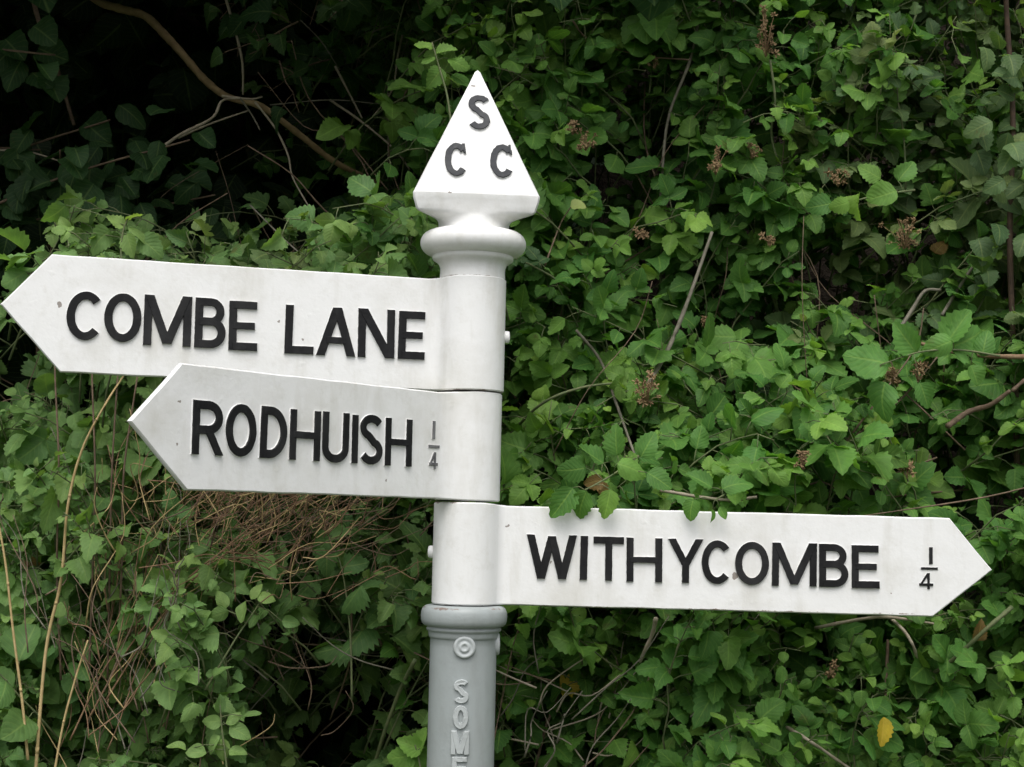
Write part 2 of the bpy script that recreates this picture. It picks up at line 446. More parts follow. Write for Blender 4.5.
def raise_letter(mb, polys, place, depth, jit=0.00022, lift=0.0004, flare=0.0011, side=1, top=0, band=0.45):
    """polys in metres; place(x, y, depth) -> point. Flared painted sides, rounded black face."""
    for i, poly in enumerate(polys):
        if area(poly) < 0: poly = poly[::-1]
        poly = densify(poly, 0.004)
        poly = [(x + rnd.uniform(-jit, jit), y + rnd.uniform(-jit, jit)) for x, y in poly]
        dz = depth + lift * i
        rings = [(offset(poly, flare), -0.001), (offset(poly, flare * .25), dz * band), (poly, dz * 0.86), (offset(poly, -0.0006), dz)]
        n = len(poly)
        vs = [place(x, y, z) for ring, z in rings for x, y in ring]
        fs_side = []; fs_top = []
        for r_ in range(3):
            for k in range(n):
                (fs_side if r_ == 0 else fs_top).append((r_ * n + k, r_ * n + (k + 1) % n, (r_ + 1) * n + (k + 1) % n, (r_ + 1) * n + k))
        fs_top.append(tuple(3 * n + k for k in range(n)))
        b0 = len(mb.v)
        mb.add(vs, fs_side, side)
        mb.f += [tuple(b0 + q for q in fc) for fc in fs_top]; mb.m += [top] * len(fs_top)

T, TB = 0.008, -0.0015                      # front and back of an arm's plate, from the axis
def sign_arm(yaw, rs, z0, z1, pz0, pz1, sh_top, sh_bot, tip_u, tip_z, words, stroke, fraction, bolt_ang, bolt_z, label, rf=0.014, e0=None, e1=None):
    """cast arm: sleeve round the column, fillet, plate and pointed end; x runs outwards along the arm"""
    root = empty('sign_arm', (0, 0, 0), 0.0); root.parent = post_root
    root['label'] = label
    d = Vector((math.cos(R(yaw)), math.sin(R(yaw)), 0))
    nrm = Vector((-d.y, d.x, 0))
    if nrm.y > 0: nrm = -nrm
    flip = (d.x < 0)                        # reading direction against the arm's direction
    # cross-section of sleeve and fillets seen from above, outwards = +x, front = +y
    # fillet circle tangent to sleeve (rs) and plate (y=T)
    fy = T + rf; fx = math.sqrt((rs + rf) ** 2 - fy ** 2)
    a_s = math.atan2(fy, fx)
    half = []
    for k in range(9):
        a = math.pi - (math.pi - a_s) * 0
    front = []                              # from plate to the back of the sleeve
    for k in range(7):
        a = -math.pi / 2 - (math.pi / 2 - a_s) * (k / 6)
        front.append((fx + rf * math.cos(a), fy + rf * math.sin(a)))
    for k in range(1, 25):
        a = a_s + (math.pi - a_s) * k / 24
        front.append((rs * math.cos(a), rs * math.sin(a)))
    prof = front + [(x, -y) for x, y in front[-2::-1]]
    mb = MB()
    def W3(x, y, z): return d * x + nrm * y + Vector((0, 0, z))
    n = len(prof)
    ch = 0.0022
    def shrink(x, y, q):
        l = math.hypot(x, y) or 1
        return (x - x / l * q, y - y / l * q) if l < rs + 0.004 else (x, y - math.copysign(q, y))
    rings = [(z0, ch), (z0 + ch, 0), (z1 - ch, 0), (z1, ch)]
    vs = []
    for z, q in rings:
        for x, y in prof:
            xx, yy = shrink(x, y, q) if q else (x, y)
            # the plate end of the fillet follows the plate's own edges
            t = min(max((x - rs * .6) / (fx - rs * .6), 0), 1)
            zz = z + t * ((pz0 - z0) if z < (z0 + z1) / 2 else (pz1 - z1))
            vs.append(W3(xx, yy, zz))
    fs = []
    for r_ in range(3):
        for k in range(n - 1):
            fs.append((r_ * n + k, r_ * n + k + 1, (r_ + 1) * n + k + 1, (r_ + 1) * n + k))
    fs.append(tuple(range(n))); fs.append(tuple(3 * n + k for k in range(n)))
    mb.add(vs, fs)
    # plate with pointed end, edges bevelled
    out = [(fx, pz0), (sh_bot, e0), (tip_u - 0.003, tip_z - 0.003), (tip_u, tip_z), (tip_u - 0.003, tip_z + 0.003), (sh_top, e1), (fx, pz1)]
    def dens(pts):
        o = []
        for i in range(len(pts) - 1):
            a, b_ = pts[i], pts[i + 1]
            m_ = max(1, int(math.hypot(a[0] - b_[0], a[1] - b_[1]) / 0.03))
            for k in range(m_): o.append((a[0] + (b_[0] - a[0]) * k / m_, a[1] + (b_[1] - a[1]) * k / m_))
        o.append(pts[-1]); return o
    out = dens(out)
    out = [(x, z + (rnd.uniform(-.0005, .0005) if 0 < i < len(out) - 1 else 0)) for i, (x, z) in enumerate(out)]
    def inset(q):
        p = []
        for i, (x, z) in enumerate(out):
            a = out[max(i - 1, 0)]; c = out[min(i + 1, len(out) - 1)]
            tx, tz = c[0] - a[0], c[1] - a[1]; l = math.hypot(tx, tz)
            p.append((x - tz / l * q, z + tx / l * q) if 0 < i < len(out) - 1 else (x, z + (q if i == 0 else -q)))
        return p
    seq = [(inset(ch), T), (inset(ch * .3), T - ch * .7), (out, T - ch * 1.6), (out, TB + ch * 1.2), (inset(ch * .3), TB + ch * .6), (inset(ch), TB)]
    vs = []; fs = []
    n = len(out)
    for pr, y in seq:
        for x, z in pr: vs.append(W3(x, y, z))
    for r_ in range(5):
        for k in range(n - 1):
            fs.append((r_ * n + k, r_ * n + k + 1, (r_ + 1) * n + k + 1, (r_ + 1) * n + k))
    fs.append(tuple(range(n))); fs.append(tuple(5 * n + k for k in range(n)))
    mb.add(vs, fs)
    plate = mb.build('plate', M_WHITE, root, merge=0.0004)
    for p in plate.data.polygons:
        if len(p.vertices) > 8: p.use_smooth = False
    plate.data.set_sharp_from_angle(angle=R(35))
    # lettering
    def place(x, y, q):                     # x = reading coordinate (metres from the axis), y = height
        return W3(-x if flip else x, T + q, y)
    lt = MB()
    for chx, ua, ub, v0, v1 in words:
        xa, xb = sorted(((-ua if flip else ua), (-ub if flip else ub)))
        s = stroke
        w, h = xb - xa, v1 - v0
        if chx == 'I': w = min(w, s * 1.05)
        polys = glyph(chx, w, h, s)
        tl = rnd.uniform(-.012, .012)
        raise_letter(lt, [[(x + tl * (y - h / 2), y) for x, y in p] for p in polys], lambda x, y, q: place(xa + x, v0 + y, q), 0.0042)
    lt.build('lettering', [M_BLACK, M_WHITE], root, smooth=False)
    if fraction:
        lt = MB()
        for chx, ua, ub, v0, v1 in fraction:
            xa, xb = sorted(((-ua if flip else ua), (-ub if flip else ub)))
            raise_letter(lt, glyph(chx, xb - xa, v1 - v0, 0.0042 if abs(yaw) < 90 else 0.0048), lambda x, y, q: place(xa + x, v0 + y, q), 0.0018, flare=.0003, jit=.0002)
        lt.build('distance_numerals', [M_BLACK if abs(yaw) < 90 else M_WORN, M_WHITE], root, smooth=False)
    # fixing bolt through the sleeve
    if bolt_z:
        mb = MB()
        lathe(mb, [(0.0105, rs - 0.004), (0.0105, rs + 0.005), (0.0095, rs + 0.0075), (0.005, rs + 0.0085)], 20)
        bo = mb.build('bolt', M_WHITE, root)
        bd = Vector((math.cos(bolt_ang), math.sin(bolt_ang), 0))
        bo.rotation_euler = bd.to_track_quat('Z', 'Y').to_euler(); bo.location = (0, 0, bolt_z)
    return root

sign_arm(193, 0.0580, 1.7570, 1.9510, 1.7570, 1.9475, 0.6943, 0.6735, 0.7706, 1.8675,
         [('C', .6669, .6114, 1.8155, 1.8945), ('O', .6081, .5498, 1.8152, 1.8945), ('M', .5455, .4697, 1.8125, 1.8945), ('B', .4639, .4139, 1.8118, 1.8940),
          ('E', .4088, .3622, 1.8102, 1.8916), ('L', .3169, .2689, 1.8088, 1.8898), ('A', .2638, .1986, 1.8082, 1.8892), ('N', .1951, .1334, 1.8080, 1.8900), ('E', .1266, .0811, 1.8080, 1.8892)],
         0.0128, None, 0.05, 1.853, 'long upper arm pointing left reading COMBE LANE', .022, 1.7622, 1.9526)
sign_arm(230, 0.0555, 1.5720, 1.7550, 1.5742, 1.7508, 0.6201, 0.6025, 0.7044, 1.6660,
         [('R', .5989, .5431, 1.6256, 1.7022), ('O', .5385, .4817, 1.6256, 1.7020), ('D', .4727, .4218, 1.6256, 1.7020), ('H', .4148, .3537, 1.6254, 1.7012), ('U', .3483, .2929, 1.6242, 1.7020),
          ('I', .2854, .2730, 1.6252, 1.7006), ('S', .2680, .2179, 1.6246, 1.7028), ('H', .2111, .1508, 1.6244, 1.7006)],
         0.0122, [('1', .1003, .0935, 1.6722, 1.7019), ('-', .1089, .0822, 1.6573, 1.6623), ('4', .1068, .0862, 1.6227, 1.6507)], 0.9, None, 'middle arm angled forward reading RODHUISH with a quarter mile', .046, 1.5747, 1.7524)
sign_arm(0.5, 0.0555, 1.3990, 1.5695, 1.3990, 1.5655, 0.8190, 0.7905, 0.8912, 1.4758,
         [('W', .1032, .1876, 1.4446, 1.5181), ('I', .1936, .2060, 1.4443, 1.5175), ('T', .2160, .2669, 1.4440, 1.5170), ('H', .2717, .3317, 1.4430, 1.5165), ('Y', .3418, .4009, 1.4432, 1.5163),
          ('C', .3986, .4483, 1.4420, 1.5151), ('O', .4551, .5119, 1.4417, 1.5142), ('M', .5176, .5929, 1.4415, 1.5138), ('B', .5971, .6462, 1.4413, 1.5135), ('E', .6522, .6987, 1.4408, 1.5124)],
         0.0115, [('1', .7832, .7894, 1.4835, 1.5121), ('-', .7695, .7981, 1.4740, 1.4780), ('4', .7665, .7902, 1.4414, 1.4682)], R(176), 1.485, 'lower arm pointing right reading WITHYCOMBE with a quarter mile', .016, 1.3950, 1.5618)

# finial: neck, torus, three-sided block and pyramid
fin_root = empty('finial'); fin_root.parent = post_root
fin_root.rotation_euler = (0, 0, R(5.0))
mb = MB()
NN = 120
INR, HB, ZB, AP = 0.0650, 0.1022, 2.0880, 2.3230       # inradius, half width of a face, base height, apex
def tri(a, inr, clip):
    r_ = 1e9
    for ph in (-90, 30, 150):
        c = math.cos(a - R(ph))
        if c > 1e-6: r_ = min(r_, inr / c)
        c2 = math.cos(a - R(ph + 60))
        if c2 > 1e-6: r_ = min(r_, clip / c2)
    return r_
CLIP = INR * math.sin(R(30)) + HB * math.cos(R(30))
def loop_pts(r, z, sq, k_):
    o = []
    for k in range(NN):
        a = 2 * math.pi * (k + .5) / NN
        q = tri(a, INR * (k_ if not isinstance(k_, tuple) else k_[0]), CLIP * (k_ if not isinstance(k_, tuple) else k_[1])) if k_ else 0
        rr = r * (1 - sq) + q * sq
        o.append((rr * math.cos(a), rr * math.sin(a), z))
    return o
rings = [(.0560, 1.945, 0, 0), (.0560, 1.9540, 0, 0), (.0555, 1.962, 0, 0), (.0560, 1.969, 0, 0), (.0585, 1.9755, 0, 0), (.0635, 1.9800, 0, 0), (.0682, 1.9825, 0, 0), (.0697, 1.9855, 0, 0), (.0695, 1.9895, 0, 0), (.0722, 1.9912, 0, 0)]
for k in range(1, 14):
    a = -math.pi / 2 + math.pi * k / 14
    rings.append((.0700 + .0208 * math.cos(a), 2.0118 + .0206 * math.sin(a), 0, 0))
rings += [(.0680, 2.0326, 0, 0), (.0640, 2.0332, 0, 0), (.0615, 2.0345, 0, 0), (.0604, 2.0380, 0, 0)]
for z, sq, k1, k2 in ((2.0420, .03, .89, .98), (2.0450, .08, .89, .985), (2.0480, .17, .892, .99), (2.0500, .32, .895, .995), (2.0516, .48, .90, 1.0), (2.0530, .65, .903, 1.0), (2.0546, .81, .907, 1.0), (2.0568, .94, .912, 1.0),
                      (2.0610, 1, .925, 1.0), (2.0700, 1, .948, 1.003), (2.0780, 1, .974, 1.006), (ZB - .0016, 1, 1.006, 1.008), (ZB - .0004, 1, 1.006, 1.006), (ZB + .0006, 1, 1.0, 1.0)):
    rings.append((.0602, z, sq, (k1, k2)))
for t in (0.1, 0.25, 0.4, 0.55, 0.7, 0.85, 0.955):
    rings.append((0, ZB + (AP - ZB) * t, 1, 1 - t))
vs = []
for r_, z, sq, k_ in rings: vs += loop_pts(r_, z, sq, k_)
fs = []
for i in range(len(rings) - 1):
    for k in range(NN):
        k2 = (k + 1) % NN
        fs.append((i * NN + k, i * NN + k2, (i + 1) * NN + k2, (i + 1) * NN + k))
vs.append((0, 0, AP - .006)); top_i = len(vs) - 1
for k in range(NN): fs.append(((len(rings) - 1) * NN + k, (len(rings) - 1) * NN + (k + 1) % NN, top_i))
fs.append(tuple(range(NN - 1, -1, -1)))
# chipped, hand-painted edges: a little unevenness over the pyramid
vs = [(x + (.0007 * mnoise.noise(Vector((x * 60, y * 60, z * 60))) if z > 2.06 else 0), y + (.0005 * mnoise.noise(Vector((x * 40 + 9, y * 40, z * 40))) if z > 2.06 else 0), z) for x, y, z in vs]
mb.add(vs, fs)
cap = mb.build('finial_body', M_WHITE, fin_root)
cap.data.set_sharp_from_angle(angle=R(42))
# letters S C C on the front face (face towards -y in finial space)
slope = math.hypot(AP - ZB, INR)
def face_pt(x, t, q):                       # t: metres down the slope from the apex, q: out from the face
    f = t / slope
    nn = Vector((0, -(AP - ZB), INR)).normalized()
    return Vector((x, -INR * f, AP - (AP - ZB) * f)) + nn * q
lt = MB()
for chx, xc, tc_, w, h in (('S', .0030, .0905, .0370, .066), ('C', -.0362, .1835, .0375, .063), ('C', .0415, .1825, .0390, .063)):
    raise_letter(lt, glyph(chx, w, h, 0.0106, serif=True), lambda x, y, q: face_pt(xc - w / 2 + x, tc_ + h / 2 - y, q), 0.0042, jit=.0006, flare=.0009)
lt.build('lettering', [M_FADED, M_WHITE], fin_root, smooth=False)

# column details: two round bosses and the county name running down the column
RC = 0.0562
def boss(ang, z):
    mb = MB()
    lathe(mb, [(.0185, RC - .006), (.0185, RC + .002), (.0170, RC + .0045), (.0145, RC + .0050), (.0125, RC + .0035), (.0105, RC + .0028), (.0088, RC + .0035), (.0080, RC + .0052), (.0050, RC + .0056), (.0042, RC + .0042), (.0012, RC + .0040)], 32)
    o = mb.build('boss', M_GREYTXT, column)
    d = Vector((math.cos(ang), math.sin(ang), 0))
    o.rotation_euler = d.to_track_quat('Z', 'Y').to_euler(); o.location = (0, 0, z)
FRONT = R(-90) + math.atan2(-AX.x, D) * 0 + R(1.5)
boss(FRONT + R(2), 1.331)
boss(R(2), 1.333)
lt = MB()
zt = 1.2780
for chx in 'SOMERSET':
    w, h = (.0235 if chx != 'M' else .0285), .0378
    def pl(x, y, q, w=w, zt=zt, h=h):
        a = FRONT - R(1.5) + (x - w / 2) / RC
        rr = RC + q
        return Vector((rr * math.cos(a), rr * math.sin(a), zt - h + y))
    raise_letter(lt, glyph(chx, w, h, .0074), pl, .0040, jit=.0003, flare=.0012, lift=.0003)
    zt -= .0417
lt.build('lettering', [M_GREYTXT, M_GREYTXT], column, smooth=False)

# ------------------------------------------------------------------ leaves
def leaf_template(n, a, b_, W, teeth, cup, curl, strips=2, lobes=None, tip=0.0):
    """midrib along +y (length 1), width +-W, upper side +z"""
    t = np.linspace(0, 1, n)
    w = W * np.sin(np.pi * np.clip(t, 1e-4, 1) ** a) ** b_
    if lobes is not None: w = w * lobes(t)
    w[0] = 0.012; w[-1] = 0.0
    tt = t.copy()
    if teeth:
        w[1:-1:2] *= (1 - teeth); w[2:-1:2] *= (1 + teeth * .6)
        tt[2:-1:2] += teeth * .22
    us = np.linspace(-1, 1, 2 * strips + 1)
    V = []; UV = []
    for i in range(n):
        for u in us:
            x = u * w[i]
            y = t[i] + (tt[i] - t[i]) * abs(u)
            z = cup * abs(x) + 0.017 * math.sin((t[i] - .32 * abs(u)) * 7 * 2 * math.pi) * abs(u) * (1 if strips > 1 else 0) - curl * t[i] ** 2 - 0.25 * curl * abs(u) ** 2 * W
            V.append((x, y, z)); UV.append((u * .5 + .5, t[i]))
    k = 2 * strips + 1
    Fq = [(i * k + j, i * k + j + 1, (i + 1) * k + j + 1, (i + 1) * k + j) for i in range(n - 1) for j in range(k - 1)]
    return np.array(V, float), np.array(Fq, int), np.array(UV, float)

TPL = {}
def fam(name, vari, k=12):
    """k differently bent, twisted and slightly lopsided leaves of one kind"""
    TPL[name] = []
    for q in range(k):
        V, Fq, UV = leaf_template(*vari[q % len(vari)])
        V = V.copy()
        y, x = V[:, 1].copy(), V[:, 0].copy()
        tw = rng.normal(0, .45); bend = rng.normal(0, .10); roll_ = rng.normal(.0, .25)
        cup = rng.normal(.12, .28); drp = rng.normal(.08, .16); ph = rng.uniform(0, 6.28, 3); amp = rng.uniform(.01, .035)
        asym = 1 + rng.normal(0, .10)
        x = np.where(x > 0, x * asym, x / asym)
        z = V[:, 2] + cup * x * x * 2.2 - drp * y * y + amp * np.sin(y * 9 + ph[0] + np.sign(x) * 1.3) * np.abs(x) * 4
        a = tw * (y - .3) + roll_
        V[:, 0] = x * np.cos(a) - z * np.sin(a) * .6 + bend * y * y
        V[:, 2] = z * np.cos(a) + x * np.sin(a)
        TPL[name].append((V, Fq, UV))
fam('bramble', [(14, .72, .68, .42, .11, .30, .16), (14, .68, .62, .45, .10, .12, .32), (14, .76, .76, .37, .12, .5, .05), (14, .72, .66, .44, .10, -.15, .22)], 16)
fam('round', [(12, .80, .52, .46, .04, .12, .18), (12, .85, .55, .46, .04, .25, .10), (12, .72, .62, .40, .05, -.1, .28)])
fam('heart', [(15, .50, .70, .43, .12, .2, .25), (15, .54, .74, .40, .13, .4, .15), (15, .47, .66, .46, .11, .05, .42)])
fam('small', [(9, .85, .75, .32, .0, .3, .1), (9, .80, .65, .38, .0, .1, .25), (9, .75, .7, .34, .0, -.1, .15)])
lob = lambda t: 0.62 + 0.45 * np.abs(np.sin(np.pi * (t * 2.6 + .12)))
fam('lobed', [(16, .62, .55, .55, .10, .15, .2, 2, lob), (16, .6, .5, .52, .12, .3, .1, 2, lob), (16, .58, .55, .58, .10, -.05, .3, 2, lob)])
fam('lance', [(9, .8, .9, .17, .0, .3, .5), (9, .75, .9, .15, .0, .2, .9)], 6)
fam('coarse', [(5, .75, .7, .40, .0, .2, .2, 1), (5, .8, .6, .45, .0, .0, .3, 1)], 6)

class Cloud:
    """leaves gathered for one foliage mesh"""
    def __init__(s): s.items = []
    def add(s, kind, pos, d, nrm, size, tone, bright, young, wfac=1.0):
        d = d.normalized(); nn = nrm - d * nrm.dot(d)
        if nn.length < 1e-3: nn = d.orthogonal()
        nn.normalize(); x = d.cross(nn)
        s.items.append((kind, rnd.randrange(99), pos, d, nn, x, size, tone, bright, young, wfac))
    def build(s, name, mat, parent, origin):
        if not s.items: return None
        Vs = []; Fs = []; UVs = []; Cs = []; base = 0
        o = np.array(origin)
        for kind, vi, pos, d, nn, x, size, tone, br, yg, wf in s.items:
            tp = TPL[kind]; v, f, uv = tp[vi % len(tp)]
            B = np.array([np.array(x) * wf, np.array(d), np.array(nn)]) * size
            Vs.append(v @ B + (np.array(pos) - o)); Fs.append(f + base); base += len(v); UVs.append(uv[f.ravel()])
            Cs.append(np.tile([tone, br, yg, 1.0], (len(v), 1)))
        V = np.vstack(Vs); Fq = np.vstack(Fs); UV = np.vstack(UVs); Cc = np.clip(np.vstack(Cs), 0, 1)
        me = bpy.data.meshes.new(name)
        me.vertices.add(len(V)); me.vertices.foreach_set('co', V.ravel())
        me.loops.add(Fq.size); me.loops.foreach_set('vertex_index', Fq.ravel().astype(np.int32))
        me.polygons.add(len(Fq)); me.polygons.foreach_set('loop_start', np.arange(0, Fq.size, 4, dtype=np.int32))
        me.polygons.foreach_set('use_smooth', np.ones(len(Fq), bool))
        me.materials.append(mat)
        uvl = me.uv_layers.new(name='UVMap'); uvl.data.foreach_set('uv', UV.ravel())
        ca = me.attributes.new('leaf', 'FLOAT_COLOR', 'POINT'); ca.data.foreach_set('color', Cc.ravel())
        me.update(calc_edges=True); me.validate()
        return link(bpy.data.objects.new(name, me), parent)

def rvec(s=1.0): return Vector((rnd.gauss(0, s), rnd.gauss(0, s), rnd.gauss(0, s)))
UPV, OUT = Vector((0, 0, 1)), Vector((0, -1, 0))

def leaf_set(cl, st, p, sd, kind, size, tone, bright, young, face=0.75):
    """one leaf (or a leaf of three) at p on a stem running along sd"""
    side = sd.cross(rvec()).normalized()
    d = (sd * .35 + side * .8 + UPV * .10 + OUT * .35).normalized()
    nrm = (UPV * .75 + OUT * face + rvec(.38)).normalized()
    j = lambda: rnd.uniform(-.12, .12)
    t_, b_, y_ = tone + j(), bright + j(), max(0, young + rnd.uniform(-.08, .08))
    pet = size * rnd.uniform(.5, .9)
    q = p + d * pet + UPV * (-.12 * pet)
    if st is not None: tube(st, [p, p.lerp(q, .5) + UPV * .08 * pet, q], .0011, .0008, 4)
    if kind == 'bramble' and rnd.random() < .86:
        nn = (nrm - d * nrm.dot(d)).normalized(); x = d.cross(nn)
        cl.add(kind, q + d * size * .16, (d + rvec(.12) - UPV * .25), nrm, size * 1.08, t_, b_, y_)
        for sg in (-1, 1):
            cl.add(kind, q, (d * .30 + x * sg + rvec(.12) - UPV * .18), nrm + x * sg * .25 + rvec(.15), size * rnd.uniform(.78, .95), t_ + j() * .6, b_ + j() * .6, y_)
            if rnd.random() < .25:
                cl.add(kind, q - d * size * .1, (-d * .35 + x * sg + rvec(.1) - UPV * .2), nrm + rvec(.15), size * .62, t_, b_, y_)
    else:
        cl.add(kind, q, d + rvec(.2) - UPV * .35, nrm, size, t_, b_, y_)

def shoot(cl, st, p0, p1, kind, size, tone, bright, young, spacing, arch=.12, start=.25, r=.0022, face=.75, opposite=False, topgrow=True):
    L = (p1 - p0).length
    n = max(5, int(L / .045))
    mid = rvec(.04)
    pts = []
    for i in range(n + 1):
        t = i / n
        pts.append(p0.lerp(p1, t) + UPV * (arch * L * 4 * t * (1 - t)) + mid * math.sin(math.pi * t) * L + rvec(.003))
    if st is not None: tube(st, pts, r, r * .4, 5)
    s = L * start
    while s < L:
        i = min(int(s / L * n), n - 1); fr = s / L * n - i
        p = pts[i].lerp(pts[i + 1], fr); sd = (pts[i + 1] - pts[i]).normalized()
        t = s / L
        yg = young + (max(0, t - .8) * 1.6 if topgrow else 0)
        sz = size * (1.08 - .45 * max(0, t - .6) / .4) * rnd.uniform(.75, 1.2)
        leaf_set(cl, st, p, sd, kind, sz, tone, bright + max(0, t - .8) * .5, yg, face)
        if opposite: leaf_set(cl, st, p, sd, kind, sz * rnd.uniform(.8, 1.1), tone, bright, yg, face)
        s += spacing * rnd.uniform(.7, 1.3)
    return pts

# ------------------------------------------------------------------ hedge layout
# plants: name, label, category, centre pixel, leaf mix, material, tone range, brightness range
PLANTS = [
  ('bramble_bush', 'dark bramble bush with pinkish brown dead flower heads close beside the pyramid top', 'bramble', (610, 120), [('bramble', .8), ('round', .2)], M_LEAF, (.25, .8), (.55, .95)),
  ('bramble_bush', 'dusty bramble bush with drooping grey green leaves beside the thin brown trunk', 'bramble', (890, 130), [('bramble', .7), ('lobed', .15), ('round', .15)], M_LEAF, (.3, .85), (.55, .95)),
  ('bramble_bush', 'bramble bush spilling leaves over the top edge of the WITHYCOMBE arm', 'bramble', (625, 390), [('bramble', .75), ('lobed', .15), ('round', .10)], M_LEAF, (.3, .85), (.55, .95)),
  ('bramble_bush', 'bramble bush with big pale leaves and brown seed heads above the WITHYCOMBE tip', 'bramble', (890, 400), [('bramble', .85), ('round', .15)], M_LEAF, (.3, .85), (.55, .95)),
  ('nettle_clump', 'dark nettle clump beneath the start of the WITHYCOMBE arm', 'nettles', (620, 690), [('heart', .55), ('bramble', .45)], M_LEAF, (.3, .85), (.6, 1.0)),
  ('bramble_bush', 'low bramble bush with one yellow leaf beneath the WITHYCOMBE tip', 'bramble', (890, 700), [('bramble', .6), ('round', .25), ('heart', .15)], M_LEAF, (.3, .9), (.55, 1.0)),
  ('nettle_clump', 'pale green weeds and nettles at the lower left under the RODHUISH point', 'nettles', (75, 580), [('heart', .45), ('round', .2), ('small', .15), ('bramble', .2)], M_NETTLE, (.3, .95), (.65, 1.0)),
  ('nettle_clump', 'shaded weeds with serrated leaves to the left of the grey column', 'nettles', (320, 660), [('heart', .6), ('small', .25), ('bramble', .15)], M_NETTLE, (.1, .6), (.45, .85)),
  ('bramble_bush', 'small leafy bush rising over the top edge of the COMBE LANE arm', 'bush', (270, 235), [('bramble', .55), ('lobed', .25), ('heart', .2)], M_NETTLE, (.15, .7), (.5, .9)),
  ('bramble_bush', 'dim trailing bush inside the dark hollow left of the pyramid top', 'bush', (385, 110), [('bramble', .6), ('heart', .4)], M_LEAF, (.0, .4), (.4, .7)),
]
bush = []
for (nm, lab, cat, c, mix, mat, tr_, br_) in PLANTS:
    bp_ = at(c[0], c[1], D + .5)
    root = empty(nm, (bp_.x, bp_.y + .25, 0.0))
    tag(root, lab, cat)
    bush.append(dict(root=root, c=c, mix=mix, mat=mat, tr=tr_, br=br_, cl=Cloud(), st=MB(), dusty=Cloud(), fill=Cloud()))

def nz(x, y, s, k=0.0): return mnoise.noise(Vector((x * s, y * s, k)))

GAPS = [(600, 140, 70, 40, .8), (860, 255, 60, 35, .8), (995, 430, 45, 70, .85), (900, 490, 70, 30, .7), (545, 735, 55, 60, .95), (350, 690, 85, 85, 1.0), (265, 640, 40, 60, .7),
        (560, 470, 30, 25, .7), (740, 300, 50, 60, .5), (680, 170, 40, 30, .7), (15, 330, 60, 70, 1.0), (150, 385, 90, 18, .9), (250, 530, 70, 32, .7), (215, 650, 50, 50, .3), (705, 640, 35, 25, .6), (960, 560, 40, 25, .5), (460, 300, 60, 80, .3), (840, 80, 40, 40, .4)]
def density(px, py):
    """how thickly the hedge face is grown at a pixel-sized cell of its face (0..1)"""
    edge = 28 * nz(px, py, .012, 4)
    if px + edge < 430 and py + edge < 300 and px > -170 + edge:
        # the hollow at the upper left
        lim_y = 205 + .05 * px + edge * 1.4
        if px < 45: lim_y = 385
        if py < lim_y:
            if px > 330 and py > -300: return .25 + .55 * min(1, max(0, (px - 330) / 100))
            return 0.0
        return .62
    d = .98 + .42 * nz(px, py, .009, 1)
    for gx, gy, rx, ry, q in GAPS:
        e = ((px - gx) / rx) ** 2 + ((py - gy) / ry) ** 2
        if e < 1.6: d -= q * max(0, 1 - e / 1.6) * 1.6
    return max(0, d)
def face_y(px, py):
    """depth of the hedge's leafy face"""
    y = D + .46 + .20 * nz(px, py, .006, 7) + .07 * nz(px, py, .02, 9)
    if px > 500:
        y -= .30 * math.exp(-((py - 470) / 90.0) ** 2) * (1 if px > 520 else .3)
        if py > 590: y -= .17
    else:
        if py > 380: y -= .08
        if py < 300 and px < 440: y += .0 if py > 190 else .45
    return max(y, D + .09)

def which(px, py):
    best = 0; bd = 1e18
    for i, b_ in enumerate(bush):
        dx, dy = px - b_['c'][0], (py - b_['c'][1]) * 1.05
        q = dx * dx + dy * dy
        if i == 9: q = q if px < 440 and py < 220 else 1e18
        if i == 8: q = q * .8 if px < 440 and py < 330 else 1e18
        if q < bd: bd = q; best = i
    return best
def pick(mix):
    r_ = rnd.random()
    for k, w in mix:
        r_ -= w
        if r_ <= 0: return k
    return mix[0][0]
SIZE = {'bramble': .0455, 'round': .044, 'heart': .047, 'small': .027, 'lobed': .046, 'lance': .10}
SPC = {'bramble': .047, 'round': .032, 'heart': .038, 'small': .021, 'lobed': .050, 'lance': .05}

def grow(px, py, dy, scale=1.0, thin=False):
    i = which(px, py); b_ = bush[i]
    y = face_y(px, py) + dy
    p1 = at(px, py, y)
    if p1.z < .03: return
    k = pick(b_['mix'])
    ln = rnd.uniform(.22, .5) * (.6 if k == 'small' else 1)
    ang = rnd.gauss(0, .75)
    back = Vector((math.sin(ang) * ln * .75, rnd.uniform(.25, .75) * ln, -abs(math.cos(ang)) * ln * .65))
    p0 = p1 + back
    q = .5 + .5 * nz(px, py, .008, 20 + i)
    tone = b_['tr'][0] + (b_['tr'][1] - b_['tr'][0]) * min(1, max(0, q + rnd.gauss(0, .28)))
    br = b_['br'][0] + (b_['br'][1] - b_['br'][0]) * min(1, max(0, q + rnd.gauss(0, .32)))
    yg = max(0, rnd.gauss(.06, .10)) if rnd.random() < .85 else rnd.uniform(.15, .45)
    cl = b_['cl']
    if i == 1 and px > 850 and rnd.random() < .5: cl = b_['dusty']
    if i == 3 and py < 330 and rnd.random() < .15: cl = b_['dusty']
    if i == 8 and rnd.random() < .2: cl = b_['dusty']
    shoot(cl, b_['st'], p0, p1, k, SIZE[k] * rnd.choice((.65, .8, .9, 1.0, 1.1, 1.3)) * rnd.uniform(.9, 1.12) * scale, tone, br, yg, SPC[k] * scale, arch=rnd.uniform(.03, .2), start=.2, opposite=(k in ('heart', 'small') and rnd.random() < .7))

